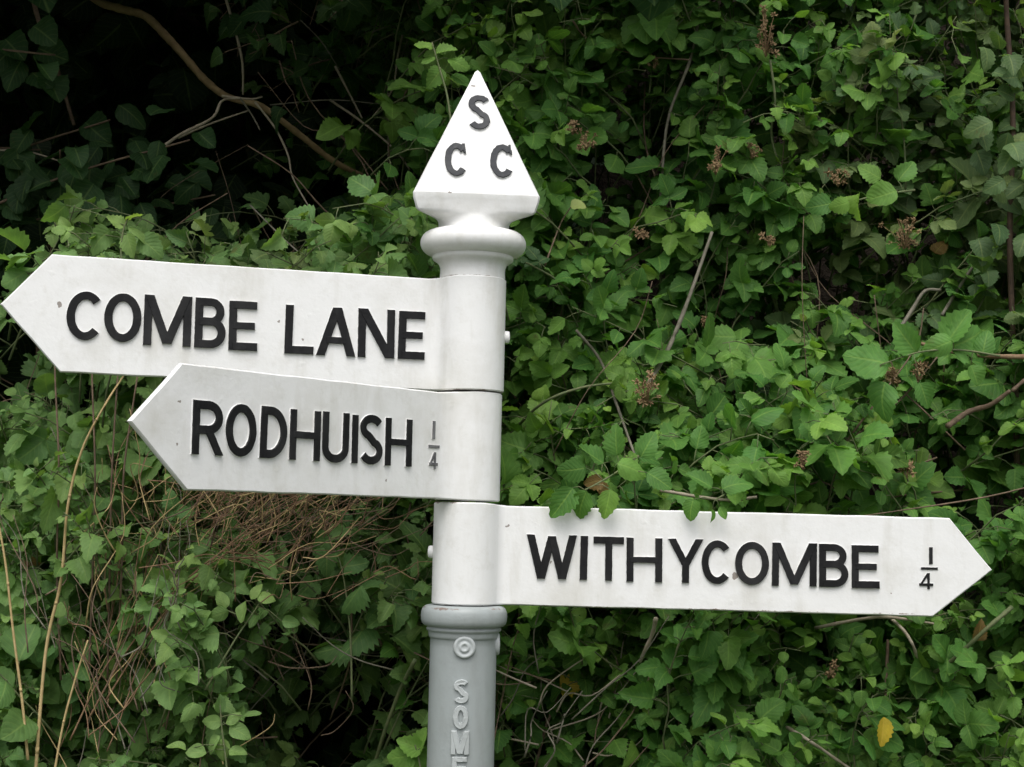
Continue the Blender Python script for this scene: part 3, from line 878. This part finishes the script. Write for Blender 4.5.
# the leafy face: inside the frame closely grown, beyond it more coarsely
STEP = 28
for gy in range(-330, 1500, STEP):
    for gx in range(-900, 1950, STEP):
        inside = -120 < gx < 1140 and -110 < gy < 870
        pr = 1.0 if inside else .26
        px, py = gx + rnd.uniform(-.5, .5) * STEP, gy + rnd.uniform(-.5, .5) * STEP
        d = density(px, py)
        if not inside and -170 < px < 250 and py < 0: continue
        # two layers: the face and a second set of shoots behind it
        if rnd.random() < d * pr * .95: grow(px, py, rnd.uniform(-.05, .06), 1.0 if inside else 1.35)
        if rnd.random() < min(1, d * 1.2) * pr * .80: grow(px, py, rnd.uniform(.08, .28), 1.0 if inside else 1.35)

for _ in range(130):
    grow(rnd.uniform(-60, 215), rnd.uniform(400, 820), rnd.uniform(-.26, -.08), .88)
for _ in range(26):
    grow(rnd.uniform(195, 430), rnd.uniform(200, 290), rnd.uniform(-.34, -.18), .95)
for _ in range(14):
    grow(rnd.uniform(40, 200), rnd.uniform(232, 275), rnd.uniform(-.34, -.2), .95)
for _ in range(60):
    grow(rnd.uniform(505, 1060), rnd.uniform(600, 830), rnd.uniform(-.12, .0), .9)
# shaded inner leaves that fill the hedge's thickness
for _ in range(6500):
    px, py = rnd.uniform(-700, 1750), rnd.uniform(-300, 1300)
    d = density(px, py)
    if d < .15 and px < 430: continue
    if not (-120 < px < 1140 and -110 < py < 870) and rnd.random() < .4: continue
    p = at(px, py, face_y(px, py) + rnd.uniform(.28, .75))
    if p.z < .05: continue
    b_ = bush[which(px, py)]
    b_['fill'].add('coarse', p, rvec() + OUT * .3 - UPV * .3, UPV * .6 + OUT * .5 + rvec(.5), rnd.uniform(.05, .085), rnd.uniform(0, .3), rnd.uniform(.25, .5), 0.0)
# thin dead stems inside the hedge
for _ in range(280):
    px, py = rnd.uniform(-150, 1180), rnd.uniform(-60, 850)
    if density(px, py) < .12 and px < 330: continue
    b_ = bush[which(px, py)]
    p = at(px, py, face_y(px, py) + rnd.uniform(.08, .4))
    a = rnd.gauss(0, .8); ln = rnd.uniform(.15, .5)
    q = p + Vector((math.sin(a) * ln, rnd.uniform(-.08, .12), math.cos(a) * ln))
    if min(p.z, q.z) < .02: continue
    pts = smooth_path([p, p.lerp(q, .35) + rvec(.02), p.lerp(q, .7) + rvec(.02), q], 4)
    b_.setdefault('tw', MB())
    rr = rnd.uniform(.0010, .0026)
    tube(b_['tw'], pts, rr, rr * .6, 5, knob=.3)

for i, b_ in enumerate(bush):
    off = b_['root'].location
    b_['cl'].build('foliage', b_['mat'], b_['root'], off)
    if b_['dusty'].items: b_['dusty'].build('dusty_foliage', M_DUSTY, b_['root'], off)
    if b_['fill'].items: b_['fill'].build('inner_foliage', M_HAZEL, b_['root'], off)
    if b_['st'].v: b_['st'].build('shoots', M_STEM, b_['root'], off=off)
    if 'tw' in b_: b_['tw'].build('dead_stems', M_TWIG, b_['root'], off=off)

def child_tube(name, parent, mat, pix, ys, ra, rb, knob=.25, sub=7, n=7):
    """a cane or twig through pixels, each with its own depth, as a part of a plant"""
    mb = MB()
    pts = smooth_path([at(x, y, yy) for (x, y), yy in zip(pix, ys)], sub)
    tube(mb, pts, ra, rb, n, knob=knob)
    return mb.build(name, mat, parent, off=parent.matrix_world.translation if False else parent.location)

# canes that show in the hedge, each a part of its bush
B = [b_['root'] for b_ in bush]
fy = face_y
def cane(bi, pix, dy, ra, rb, mat=M_CANE, name='cane'):
    ys_ = [fy(x, y) + d_ for (x, y), d_ in zip(pix, dy if isinstance(dy, (list, tuple)) else [dy] * len(pix))]
    child_tube(name, B[bi], mat, pix, ys_, ra, rb)
cane(2, [(648, 385), (670, 345), (690, 295), (712, 232)], -.06, .0046, .0034)
cane(3, [(899, 330), (912, 310), (925, 291), (940, 290)], -.08, .0042, .003)
cane(3, [(942, 315), (962, 283), (981, 255)], -.06, .0036, .003)
cane(3, [(915, 342), (955, 352), (990, 356), (1030, 357)], -.14, .0036, .0048, M_REDCANE)
cane(3, [(948, 426), (968, 412), (990, 405), (1010, 391)], -.06, .0055, .004, M_TWIG)
cane(3, [(1012, 391), (1030, 375)], -.06, .004, .003, M_TWIG)
cane(2, [(660, 490), (700, 497), (730, 500), (757, 497)], [.0, -.03, -.03, -.02], .0034, .0026, M_PALETWIG)
cane(2, [(576, 330), (600, 360), (615, 400), (640, 470)], .02, .003, .0026)
cane(2, [(505, 440), (540, 405), (580, 388), (625, 382)], -.03, .003, .002, M_STEM)
cane(0, [(700, 10), (690, 60), (668, 120), (660, 200)], .02, .0035, .003)
cane(0, [(572, 20), (590, 40), (640, 55), (690, 60)], .0, .002, .0015, M_TWIG)
cane(0, [(545, 265), (560, 225), (572, 205)], -.05, .0018, .0012, M_TWIG)
cane(1, [(770, 60), (775, 100), (772, 140), (790, 190)], .0, .0024, .002, M_STEM)
cane(4, [(656, 618), (652, 635), (645, 650), (640, 662)], -.10, .0042, .003, M_PALETWIG)
cane(4, [(570, 620), (562, 680), (545, 730), (530, 790)], .04, .0035, .003, M_TWIG)
cane(5, [(815, 628), (850, 621), (880, 617), (905, 619), (940, 625)], [.02, -.06, -.08, -.07, .02], .0034, .0024, M_PALETWIG)
cane(5, [(892, 619), (905, 632), (914, 648), (919, 668)], [-.06, -.06, -.04, .03], .0034, .0024, M_PALETWIG)
cane(5, [(1012, 607), (985, 630), (950, 662), (925, 678)], [-.08, -.07, -.04, .03], .0042, .0034, M_STEM)
cane(5, [(783, 725), (805, 738), (830, 755), (855, 772)], [.03, -.05, -.05, -.04], .0032, .0026, M_PALETWIG)
cane(5, [(888, 640), (886, 690), (884, 760)], .05, .003, .003, M_TWIG)
cane(7, [(415, 660), (400, 690), (385, 730), (370, 780)], .0, .0038, .0034, M_STEM)
cane(7, [(250, 690), (275, 655), (310, 600), (345, 540)], .02, .0022, .0018, M_TWIG)
cane(7, [(360, 540), (352, 600), (350, 660), (330, 720)], .05, .0022, .0018, M_TWIG)
cane(8, [(250, 205), (285, 240), (310, 262), (335, 285)], -.05, .0016, .0011, M_CANE)
cane(8, [(70, 255), (68, 230), (75, 205)], -.08, .002, .0012, M_STEM)

# dead flower heads on the brambles
def seed_head(bi, px, py, dy, w, h, n):
    p = at(px, py, fy(px, py) + dy)
    mb = MB(); par = B[bi]
    for k in range(n):
        q = p + Vector((rnd.gauss(0, w * .42), rnd.gauss(0, w * .3), rnd.uniform(-h, h) * .8))
        pts = [p + Vector((0, .0, -h)), p.lerp(q, .5) + Vector((0, 0, -h * .3)), q]
        tube(mb, pts, .0007, .0006, 4)
        # a small star of dry sepals with a knobbly middle
        ax_ = (OUT * .7 + UPV * .3 + rvec(.5)).normalized()
        a = ax_.orthogonal().normalized(); b2 = ax_.cross(a)
        r_ = rnd.uniform(.0030, .0055)
        for m_ in range(5):
            an = m_ * 1.2566 + rnd.random()
            dv = a * math.cos(an) + b2 * math.sin(an)
            sd = dv.cross(ax_)
            mb.add([q - sd * r_ * .2, q + sd * r_ * .2, q + dv * r_ * 1.5 + sd * r_ * .35 + ax_ * r_ * .3, q + dv * r_ * 2.0 + ax_ * r_ * .1, q + dv * r_ * 1.5 - sd * r_ * .35 + ax_ * r_ * .3], [(0, 1, 2, 3, 4)])
        for m_ in range(5):
            c = q + ax_ * r_ * .4 + rvec(r_ * .35)
            s_ = r_ * .5
            mb.add([c + Vector((s_, 0, 0)), c - Vector((s_, 0, 0)), c + Vector((0, s_, 0)), c - Vector((0, s_, 0)), c + Vector((0, 0, s_)), c - Vector((0, 0, s_))],
                   [(0, 2, 4), (2, 1, 4), (1, 3, 4), (3, 0, 4), (2, 0, 5), (1, 2, 5), (3, 1, 5), (0, 3, 5)])
    mb.build('seed_head', M_SEED, par, off=par.location)
for a in [(0, 572, 127, -.09, .016, .014, 8), (0, 586, 139, -.09, .022, .024, 16), (0, 716, 160, -.07, .018, .030, 14), (0, 752, 150, -.05, .014, .018, 8), (1, 766, 30, -.08, .024, .055, 26),
          (1, 838, 178, -.05, .022, .018, 9), (1, 905, 232, -.10, .040, .034, 22), (3, 893, 374, -.16, .022, .020, 16), (3, 918, 372, -.16, .016, .022, 12), (3, 803, 458, -.10, .018, .018, 11),
          (2, 646, 388, -.12, .030, .036, 26), (2, 640, 232, -.05, .012, .012, 7), (3, 770, 240, -.06, .013, .014, 8), (2, 706, 322, .0, .012, .018, 8), (3, 907, 470, -.04, .014, .016, 8), (0, 655, 62, -.02, .012, .014, 6), (5, 832, 668, -.06, .014, .018, 8)]:
    seed_head(*a)

def single_leaf(parent, name, mat, px, py, y, kind, size, ang, tone=.6, br=.7, yg=0.0, nrm=None, wf=1.0):
    """one leaf as a part; ang = direction it points in the picture, degrees from right, anticlockwise"""
    cl = Cloud(); p = at(px, py, y)
    d = Vector((math.cos(R(ang)), -.15, math.sin(R(ang))))
    cl.add(kind, p - d.normalized() * size * .5, d, (nrm or (OUT * .9 + UPV * .4)) + rvec(.12), size, tone, br, yg, wf)
    return cl.build(name, mat, parent, parent.location)
single_leaf(B[5], 'yellow_leaf', M_YELLOW, 883, 732, fy(883, 732) - .12, 'bramble', .052, -95, .5, .7, .3, wf=.72)
single_leaf(B[4], 'yellow_leaf', M_YELLOW, 570, 685, fy(570, 685) - .06, 'lobed', .040, 10, .4, .5, .6)
single_leaf(B[0], 'yellow_leaf', M_DUSTY, 578, 205, fy(578, 205) - .10, 'round', .030, 10, .8, .9, .9)
for (x, y, a, s) in [(594, 482, 200, .034), (602, 490, -60, .03)]:
    single_leaf(B[2], 'withered_leaf', M_WITHER, x, y, fy(x, y) - .06, 'bramble', s, a, .6, .6, .1)
for (x, y, a, s) in [(500, 215, 170, .04), (690, 590, 0, .04), (128, 480, 40, .035), (60, 630, 20, .05), (980, 630, 80, .04), (30, 560, 10, .03), (940, 245, 60, .04)]:
    single_leaf(B[which(x, y)], 'withered_leaf', M_WITHER, x, y, fy(x, y) - .05, 'heart', s, a, .6, .6, .1)

# ------------------------------------------------------------------ separate leafy sprigs that stand out in front
def sprig(name, label, cat, stem_pix, ys, leaves, mat=M_LEAF, stem_mat=M_STEM, r=.0022, group=None):
    base = at(stem_pix[0][0], stem_pix[0][1], ys[0])
    root = empty(name, base); tag(root, label, cat, group)
    mb = MB()
    pts = smooth_path([at(x, y, yy) for (x, y), yy in zip(stem_pix, ys)], 6)
    tube(mb, pts, r, r * .5, 6, knob=.2)
    for (x, y, yy, kind, size, ang, tone, br, yg) in leaves:
        p = at(x, y, yy); d = Vector((math.cos(R(ang)), -.15, math.sin(R(ang)))).normalized()
        q = p - d * size * .5
        near = min(pts, key=lambda s_: (s_ - q).length)
        tube(mb, [near, near.lerp(q, .5) + UPV * .004, q], .0009, .0007, 4)
    mb.build('stem', stem_mat, root, off=base)
    for (x, y, yy, kind, size, ang, tone, br, yg) in leaves:
        single_leaf(root, 'leaf', mat, x, y, yy, kind, size, ang, tone, br, yg, nrm=OUT * .8 + UPV * .5 + rvec(.3))
    return root
y1 = D + .16
sprig('bramble_sprig', 'fresh bramble sprig with bright toothed leaves at the left of the pyramid top', 'sprig', [(452, 130), (447, 95), (440, 70), (432, 42)], [y1] * 4,
      [(424, 45, y1, 'bramble', .036, 165, .6, .75, .45), (446, 50, y1, 'bramble', .040, 20, .7, .8, .35), (435, 77, y1, 'bramble', .044, 235, .6, .8, .25), (458, 62, y1, 'bramble', .040, -20, .6, .8, .3), (462, 80, y1 + .03, 'bramble', .045, -30, .5, .6, .1), (428, 60, y1, 'small', .03, 210, .5, .7, .3), (466, 106, y1 + .05, 'bramble', .05, 20, .3, .55, .0)])
yo = D - .026
sprig('bramble_sprig', 'bramble sprig hanging down over the WITHYCOMBE arm beside the column', 'sprig', [(640, 455), (620, 470), (600, 482), (585, 490)], [D + .12, D + .06, D + .0, yo],
      [(563, 503, yo, 'bramble', .062, 238, .55, .72, .03), (608, 504, yo - .004, 'bramble', .050, 262, .6, .75, .35), (582, 503, yo - .002, 'bramble', .045, 250, .6, .8, .1), (632, 467, D + .02, 'round', .052, -12, .8, .95, .25), (590, 455, D + .03, 'bramble', .055, 150, .6, .8, .05), (572, 470, D + .02, 'bramble', .05, 190, .5, .75, .05), (660, 480, D + .02, 'bramble', .05, -30, .6, .8, .05), (648, 445, D + .05, 'bramble', .05, 60, .7, .85, .05), (615, 440, D + .05, 'bramble', .055, 100, .7, .85, .08)])
sprig('bramble_sprig', 'bramble sprig with three small leaves over the top edge of the WITHYCOMBE arm\'s middle', 'sprig', [(745, 470), (730, 490), (715, 500)], [D + .1, D + .03, yo],
      [(690, 509, yo, 'round', .036, 250, .6, .7, .1), (712, 516, yo, 'small', .024, 265, .6, .75, .1), (723, 513, yo, 'small', .024, 300, .6, .75, .1), (735, 482, D, 'bramble', .05, 30, .6, .8, .05), (700, 480, D + .01, 'bramble', .05, 150, .6, .8, .05)])
yh = D + .20
sprig('bramble_sprig', 'bramble sprig with large pale leaves around two brown seed heads', 'sprig', [(1000, 356), (960, 350), (920, 352), (880, 365)], [yh] * 4,
      [(870, 358, yh, 'bramble', .080, 165, .9, .95, .02), (905, 338, yh, 'bramble', .070, 130, .85, .95, .04), (958, 326, yh, 'bramble', .075, 60, .9, .95, .06), (940, 345, yh - .01, 'round', .055, 200, .9, .95, .08), (880, 398, yh, 'bramble', .066, 250, .7, .85, .02), (925, 395, yh, 'bramble', .05, -70, .7, .85, .02), (985, 343, yh, 'round', .05, 80, .7, .85, .03), (968, 340, yh, 'lobed', .07, 25, .9, .95, .03), (975, 375, yh, 'round', .04, -70, .8, .9, .1)])
sprig('bramble_sprig', 'bramble sprig with a bright yellow green leaf beside the dusty drooping leaves', 'sprig', [(915, 190), (880, 195), (850, 203), (835, 215)], [D + .32] * 4,
      [(856, 206, D + .3, 'lobed', .050, 260, .9, .95, .55), (840, 205, D + .3, 'bramble', .040, 200, .8, .9, .4), (884, 195, D + .3, 'round', .055, 200, .7, .9, .25), (870, 172, D + .32, 'bramble', .05, 150, .6, .8, .3), (905, 170, D + .32, 'bramble', .05, 60, .7, .8, .1), (820, 205, D + .32, 'bramble', .05, 190, .5, .8, .02)])
yl = D + .10
sprig('seedling', 'bright young shoot with small oval leaves at the bottom edge left of the column', 'seedling', [(228, 790), (226, 760), (222, 730), (220, 705)], [yl] * 4,
      [(220, 704, yl, 'small', .034, 95, .6, .7, .1), (212, 722, yl, 'small', .034, 190, .7, .9, .3), (240, 732, yl, 'small', .044, -25, .7, .9, .25), (232, 718, yl, 'small', .03, 40, .7, .9, .35), (212, 742, yl, 'small', .034, 220, .7, .9, .3), (222, 750, yl, 'small', .04, 265, .8, .95, .45), (238, 752, yl, 'small', .034, -10, .7, .9, .35), (196, 752, yl, 'small', .036, 175, .8, .95, .3), (178, 745, yl, 'small', .032, 150, .8, .95, .4), (250, 712, yl, 'small', .03, 30, .6, .8, .2)], M_NETTLE)
sprig('seedling', 'bright leafy shoot pressed against the left side of the grey column', 'seedling', [(425, 800), (420, 765), (415, 745)], [D + .09] * 3,
      [(410, 745, D + .09, 'bramble', .050, 160, .8, .9, .35), (422, 740, D + .09, 'bramble', .046, 80, .8, .9, .4), (402, 757, D + .09, 'bramble', .05, 190, .7, .9, .3), (420, 760, D + .09, 'bramble', .05, -60, .7, .9, .25)])
sprig('seedling', 'pale curling young shoot under the RODHUISH arm', 'seedling', [(205, 690), (235, 640), (255, 610), (268, 590)], [D + .14] * 4,
      [(255, 592, D + .13, 'small', .03, 60, .8, .95, .55), (266, 596, D + .13, 'small', .034, -10, .8, .95, .5), (243, 612, D + .13, 'small', .04, 260, .8, .95, .4), (222, 600, D + .13, 'small', .035, 110, .8, .95, .4), (218, 615, D + .13, 'small', .04, 200, .7, .9, .25), (205, 635, D + .13, 'heart', .05, 190, .7, .9, .15), (290, 622, D + .13, 'small', .03, -5, .6, .8, .1)], M_NETTLE)
sprig('bramble_sprig', 'young yellow green sprig standing above the middle of the COMBE LANE arm', 'sprig', [(122, 268), (121, 248), (124, 228), (130, 215)], [D + .05] * 4,
      [(116, 222, D + .05, 'bramble', .036, 150, .8, .9, .55), (134, 216, D + .05, 'bramble', .034, 30, .8, .9, .6), (140, 232, D + .05, 'lance', .05, -20, .8, .9, .4), (98, 238, D + .05, 'bramble', .050, 215, .6, .8, .2), (130, 245, D + .05, 'bramble', .045, -70, .7, .9, .4), (150, 245, D + .06, 'bramble', .05, -30, .5, .8, .15), (64, 225, D + .06, 'small', .034, 120, .8, .9, .5), (56, 215, D + .06, 'bramble', .05, 230, .5, .7, .1)], M_NETTLE)
sprig('nettle', 'single nettle top with large serrated leaves below the arms left of the column', 'nettle', [(352, 700), (350, 630), (342, 570), (330, 540)], [D + .25] * 4,
      [(322, 545, D + .25, 'heart', .05, 225, .4, .75, .05), (340, 535, D + .25, 'heart', .045, 20, .5, .8, .1), (326, 562, D + .25, 'heart', .055, 265, .5, .75, .03), (350, 597, D + .22, 'heart', .06, 225, .5, .8, .02), (356, 565, D + .25, 'heart', .05, 10, .4, .7, .0), (372, 585, D + .25, 'heart', .055, 25, .4, .7, .0)], M_NETTLE)

# ------------------------------------------------------------------ hazel in the hollow, tree with the bent limb
hz = empty('hazel_bush', at(60, 400, D + 1.4)); hz.location.z = 0
tag(hz, 'shaded hazel with large round leaves in the dark hollow at the upper left', 'hazel')
cl = Cloud(); st = MB()
for (x0, y0, x1, y1_, n) in [(-60, 230, 190, 140, 38), (40, 250, 215, 195, 30), (-80, 200, 110, 120, 30), (-60, 260, 60, 215, 24), (-120, 60, 55, 55, 10), (100, 260, 150, 150, 12), (-160, 160, 40, 150, 12), (60, 220, 60, 150, 8)]:
    ya = D + rnd.uniform(.5, .8)
    p0, p1 = at(x0, y0, ya + .2), at(x1, y1_, ya)
    for k in range(n):
        t = k / n
        p = p0.lerp(p1, t) + rvec(.035)
        cl.add('round', p, Vector((rnd.gauss(.2, .5), -.3, rnd.gauss(-.4, .4))), OUT * .8 + UPV * .6 + rvec(.25), rnd.uniform(.05, .078), rnd.uniform(.2, .9), rnd.uniform(.2, .55), 0)
    tube(st, smooth_path([p0, p0.lerp(p1, .5) + UPV * .02, p1], 6), .004, .002, 5)
for (x, y) in [(12, 50), (38, 48), (32, 72), (48, 78), (22, 60)]:
    cl.add('round', at(x, y, D + .6), Vector((rnd.gauss(0, .4), -.3, -.4)), OUT + UPV * .5 + rvec(.2), .07, .6, .4, 0)
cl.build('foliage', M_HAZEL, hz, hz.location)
cl2 = Cloud()
for _ in range(9000):                       # near-black leaves added to trap light, the hollow's shade put in their colour
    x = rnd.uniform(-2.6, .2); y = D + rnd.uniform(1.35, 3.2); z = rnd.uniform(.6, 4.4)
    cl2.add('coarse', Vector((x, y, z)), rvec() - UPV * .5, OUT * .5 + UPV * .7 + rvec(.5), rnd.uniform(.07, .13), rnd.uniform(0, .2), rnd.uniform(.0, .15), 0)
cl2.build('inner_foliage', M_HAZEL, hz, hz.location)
st.build('shoots', M_TWIG, hz, off=hz.location)
base = hz.location
for (x, y, ya) in [(-60, 230, D + 1.0), (40, 250, D + 1.0), (100, 260, D + .9)]:
    mb = MB(); top = at(x, y, ya)
    tube(mb, smooth_path([Vector((base.x + rnd.uniform(-.1, .1), base.y, 0)), Vector((top.x - .05, base.y - .1, top.z * .5)), top], 8), .014, .006, 7, knob=.15)
    mb.build('stem', M_TWIG, hz, off=base)

tr_ = empty('tree', (-1.95, D + 1.65, 0)); tag(tr_, 'overhanging tree with a bent bare limb crossing the dark hollow', 'tree')
mb = MB()
tube(mb, smooth_path([(-1.95, D + 1.65, -.1), (-1.97, D + 1.6, 1.2), (-1.93, D + 1.6, 2.4), (-1.90, D + 1.7, 3.6), (-1.75, D + 1.7, 4.6)], 8), .14, .07, 12, knob=.12)
mb.build('trunk', M_TWIG, tr_, off=tr_.location)
yb = 2.55
def tpart(name, mat, pix, ys, ra, rb, knob=.2):
    mb = MB(); tube(mb, smooth_path([at(x, y, q) for (x, y), q in zip(pix, ys)], 7), ra, rb, 8, knob=knob)
    mb.build(name, mat, tr_, off=tr_.location)
tpart('limb', M_LIMB, [(40, -60), (92, -4), (118, 8), (145, 16), (165, 35), (185, 57), (205, 80), (228, 97), (262, 107), (300, 135), (335, 162), (380, 185)], [D + q for q in (1.0, .9, .85, .85, .82, .8, .78, .75, .72, .75, .8, .9)], .0105, .0066)
for pix, y, ra in [([(152, 156), (178, 136), (212, 118), (222, 101), (240, 98)], 2.36, .0038), ([(178, 138), (210, 124), (250, 110)], 2.38, .0026), ([(220, -20), (232, 20), (242, 60), (243, 95)], 2.4, .0036),
                   ([(222, 96), (250, 99), (262, 97)], 2.36, .0028), ([(255, 102), (275, 128), (288, 155), (293, 178), (312, 212)], 2.35, .0026), ([(240, 98), (252, 115), (260, 130)], 2.36, .0022),
                   ([(330, 100), (362, 122), (395, 150), (410, 170)], 2.5, .0030), ([(405, 25), (398, 55), (392, 90), (372, 118)], 2.5, .0028), ([(335, 66), (350, 95), (362, 118)], 2.5, .003), ([(0, 150), (30, 152), (68, 164)], 2.45, .0026),
                   ([(388, 78), (388, 180)], 2.5, .0016), ([(300, 20), (320, 40), (340, 70)], 2.6, .002), ([(372, 32), (388, 26)], 2.5, .0018), ([(270, 105), (330, 100), (380, 104)], 2.5, .0018)]:
    tpart('twig', M_PALETWIG if ra > .0024 else M_CANE, pix, [y + 1.02 + rnd.uniform(-.02, .02) for _ in pix], ra, ra * .6)
tpart('limb', M_TWIG, [(28, -20), (40, 25), (55, 62), (66, 98), (74, 125)], [D + 1.0, D + 1.0, D + .95, D + .95, D + .9], .006, .004)
# crown: sprays that hang in at the top edge and added canopy shading the hollow
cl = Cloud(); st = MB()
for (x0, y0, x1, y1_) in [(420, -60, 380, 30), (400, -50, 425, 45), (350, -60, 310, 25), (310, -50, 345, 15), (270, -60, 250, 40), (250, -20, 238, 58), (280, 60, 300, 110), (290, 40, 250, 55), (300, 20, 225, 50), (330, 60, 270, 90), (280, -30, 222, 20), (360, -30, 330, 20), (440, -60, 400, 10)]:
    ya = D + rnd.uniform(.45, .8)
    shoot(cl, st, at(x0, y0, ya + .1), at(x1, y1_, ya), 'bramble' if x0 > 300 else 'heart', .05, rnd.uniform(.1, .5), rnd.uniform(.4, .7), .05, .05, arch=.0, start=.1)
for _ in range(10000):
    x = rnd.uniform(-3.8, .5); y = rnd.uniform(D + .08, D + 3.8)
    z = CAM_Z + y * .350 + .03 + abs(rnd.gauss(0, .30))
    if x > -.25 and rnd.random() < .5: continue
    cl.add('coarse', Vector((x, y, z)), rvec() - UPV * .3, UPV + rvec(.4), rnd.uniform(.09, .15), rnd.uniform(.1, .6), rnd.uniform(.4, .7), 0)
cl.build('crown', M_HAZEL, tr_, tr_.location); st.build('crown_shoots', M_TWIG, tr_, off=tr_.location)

# thin trunk at the right edge
sp = empty('sapling', at(1012, 340, D + .55)); sp.location.z = 0
tag(sp, 'thin upright reddish brown trunk at the right edge of the hedge', 'sapling')
mb = MB()
tube(mb, smooth_path([(sp.location.x + .02, D + .5, 0), at(1016, 700, D + .50), at(1017, 450, D + .46), at(1010, 250, D + .42), at(1013, 120, D + .42), at(1007, 20, D + .42), at(1003, -60, D + .36)], 8), .0066, .0050, 9, knob=.15)
mb.build('trunk', M_SAP, sp, off=sp.location)
cl = Cloud()
for k in range(46):
    t = rnd.uniform(-120, 260)
    p = at(1010 + rnd.gauss(0, 26), t, D + .34 + rnd.uniform(-.03, .1))
    cl.add('bramble', p, rvec() * .6 - UPV * .5, OUT * .8 + UPV * .6 + rvec(.3), rnd.uniform(.04, .06), rnd.uniform(.2, .8), rnd.uniform(.5, .8), rnd.uniform(0, .12))
cl.build('crown', M_DUSTY, sp, sp.location)

# ------------------------------------------------------------------ straw stalks, dead stems and tangles
def stalk(name, label, cat, pix, ys, ra, rb, mat, group=None, joints=True):
    pts = smooth_path([at(x, y, q) for (x, y), q in zip(pix, ys)], 8)
    o = empty(name, pts[0]); tag(o, label, cat, group)
    mb = MB(); tube(mb, pts, ra, rb, 8, knob=.08); mb.build('stem', mat, o, off=pts[0])
    if joints:
        for k in range(9, len(pts) - 4, 12):
            rr = ra + (rb - ra) * k / len(pts)
            j = MB(); tube(j, [pts[k].lerp(pts[k + 1], 0), pts[k].lerp(pts[k + 1], .2), pts[k].lerp(pts[k + 1], .4)], rr * 1.16, rr * 1.12, 8)
            j.build('joint', mat, o, off=pts[0])
ysn = D + .10
stalk('dry_stalk', 'long leaning straw stalk rising from the bottom left to the RODHUISH point', 'stalk', [(30, 860), (36, 767), (46, 650), (61, 580), (68, 505), (82, 450), (105, 405), (126, 372)], [ysn + .05] + [ysn] * 6 + [ysn + .05], .0033, .0018, M_STRAW)
stalk('dry_stalk', 'pale straw stalk leaning left at the very left edge', 'stalk', [(28, 760), (22, 700), (13, 630), (5, 560), (-6, 500)], [ysn - .02] * 5, .0025, .0017, M_STRAW)
stalk('dry_stalk', 'short straw stalk leaning right at the bottom left corner beside pale weeds', 'stalk', [(50, 800), (62, 730), (75, 680), (88, 640)], [ysn - .01] * 4, .0022, .0015, M_STRAW)
for lab, x0, x1 in (('leftmost of the thin brown upright stems below the COMBE LANE arm', 57, 55), ('second thin brown upright stem below the COMBE LANE arm', 93, 92), ('third thin brown upright stem below the COMBE LANE arm', 110, 118), ('fourth thin brown upright stem touching the RODHUISH point', 122, 138)):
    stalk('dry_stalk', lab, 'stalk', [(x0 + rnd.uniform(-14, 4), 680), (x0, 560), (x0 + 2, 470), (x1, 372), (x1 + 2, 345)], [D + .2, D + .16, D + .13, D + .13, D + .16], .0021, .0014, M_TWIG, 'thin brown stems below the left arms', joints=False)
for k, lab in enumerate(('lowest of the slanting dry stems beneath the RODHUISH arm', 'middle slanting dry stem beneath the RODHUISH arm', 'upper slanting dry stem beneath the RODHUISH arm')):
    stalk('dry_stalk', lab, 'stalk', [(70 + 18 * k, 740 - 20 * k), (110 + 20 * k, 660 - 14 * k), (165 + 22 * k, 595 - 16 * k), (240 + 14 * k, 545 - 16 * k)], [D + .16] * 4, .0018, .0011, M_DRY, 'slanting dry stems under the RODHUISH arm', joints=False)

def tangle(name, label, cat, n, cx, cy, rx, ry, ya, yb_, ln, mats, r, dirs):
    o = empty(name, at(cx, cy, (ya + yb_) / 2)); tag(o, label, cat)
    mb = MB()
    for _ in range(n):
        px, py = cx + rnd.gauss(0, rx), cy + rnd.gauss(0, ry)
        p = at(px, py, rnd.uniform(ya, yb_))
        a = R(rnd.gauss(*rnd.choice(dirs))); l = rnd.uniform(*ln)
        q = p + Vector((math.cos(a) * l, rnd.uniform(-.05, .05), math.sin(a) * l))
        pts = smooth_path([p, p.lerp(q, .35) + rvec(.012), p.lerp(q, .7) + rvec(.014), q + rvec(.01)], 4)
        tube(mb, pts, rnd.uniform(r * .6, r), r * .4, 5, mi=rnd.randrange(len(mats)), knob=.2)
    mb.build('dry_stems', mats, o, off=o.location)
tangle('dead_brush', 'matted brown dry stems under the lower edge of the RODHUISH arm', 'dead growth', 330, 250, 530, 62, 34, D + .10, D + .36, (.05, .2), [M_DRY, M_DRY, M_STRAW, M_TWIG], .0013, [(38, 14), (55, 18), (20, 20), (110, 30)])
tangle('dead_brush', 'tangle of bare grey brown twigs right beside the foot of the grey column', 'dead growth', 28, 545, 735, 36, 36, D + .12, D + .4, (.08, .24), [M_TWIG, M_CANE, M_PALETWIG], .0022, [(65, 14), (50, 16), (75, 12), (150, 10)])
tangle('dead_brush', 'thin bare twigs in the shade between the weeds left of the column', 'dead growth', 34, 300, 650, 60, 50, D + .25, D + .5, (.1, .28), [M_TWIG, M_CANE], .0018, [(50, 25), (130, 25), (20, 25)])
tangle('dead_brush', 'upright rusty dry stems among the pale weeds at the lower left', 'dead growth', 95, 130, 650, 48, 60, D + .07, D + .26, (.1, .25), [M_DRY, M_STRAW, M_TWIG, M_CANE], .0016, [(62, 12), (85, 10), (110, 12)])
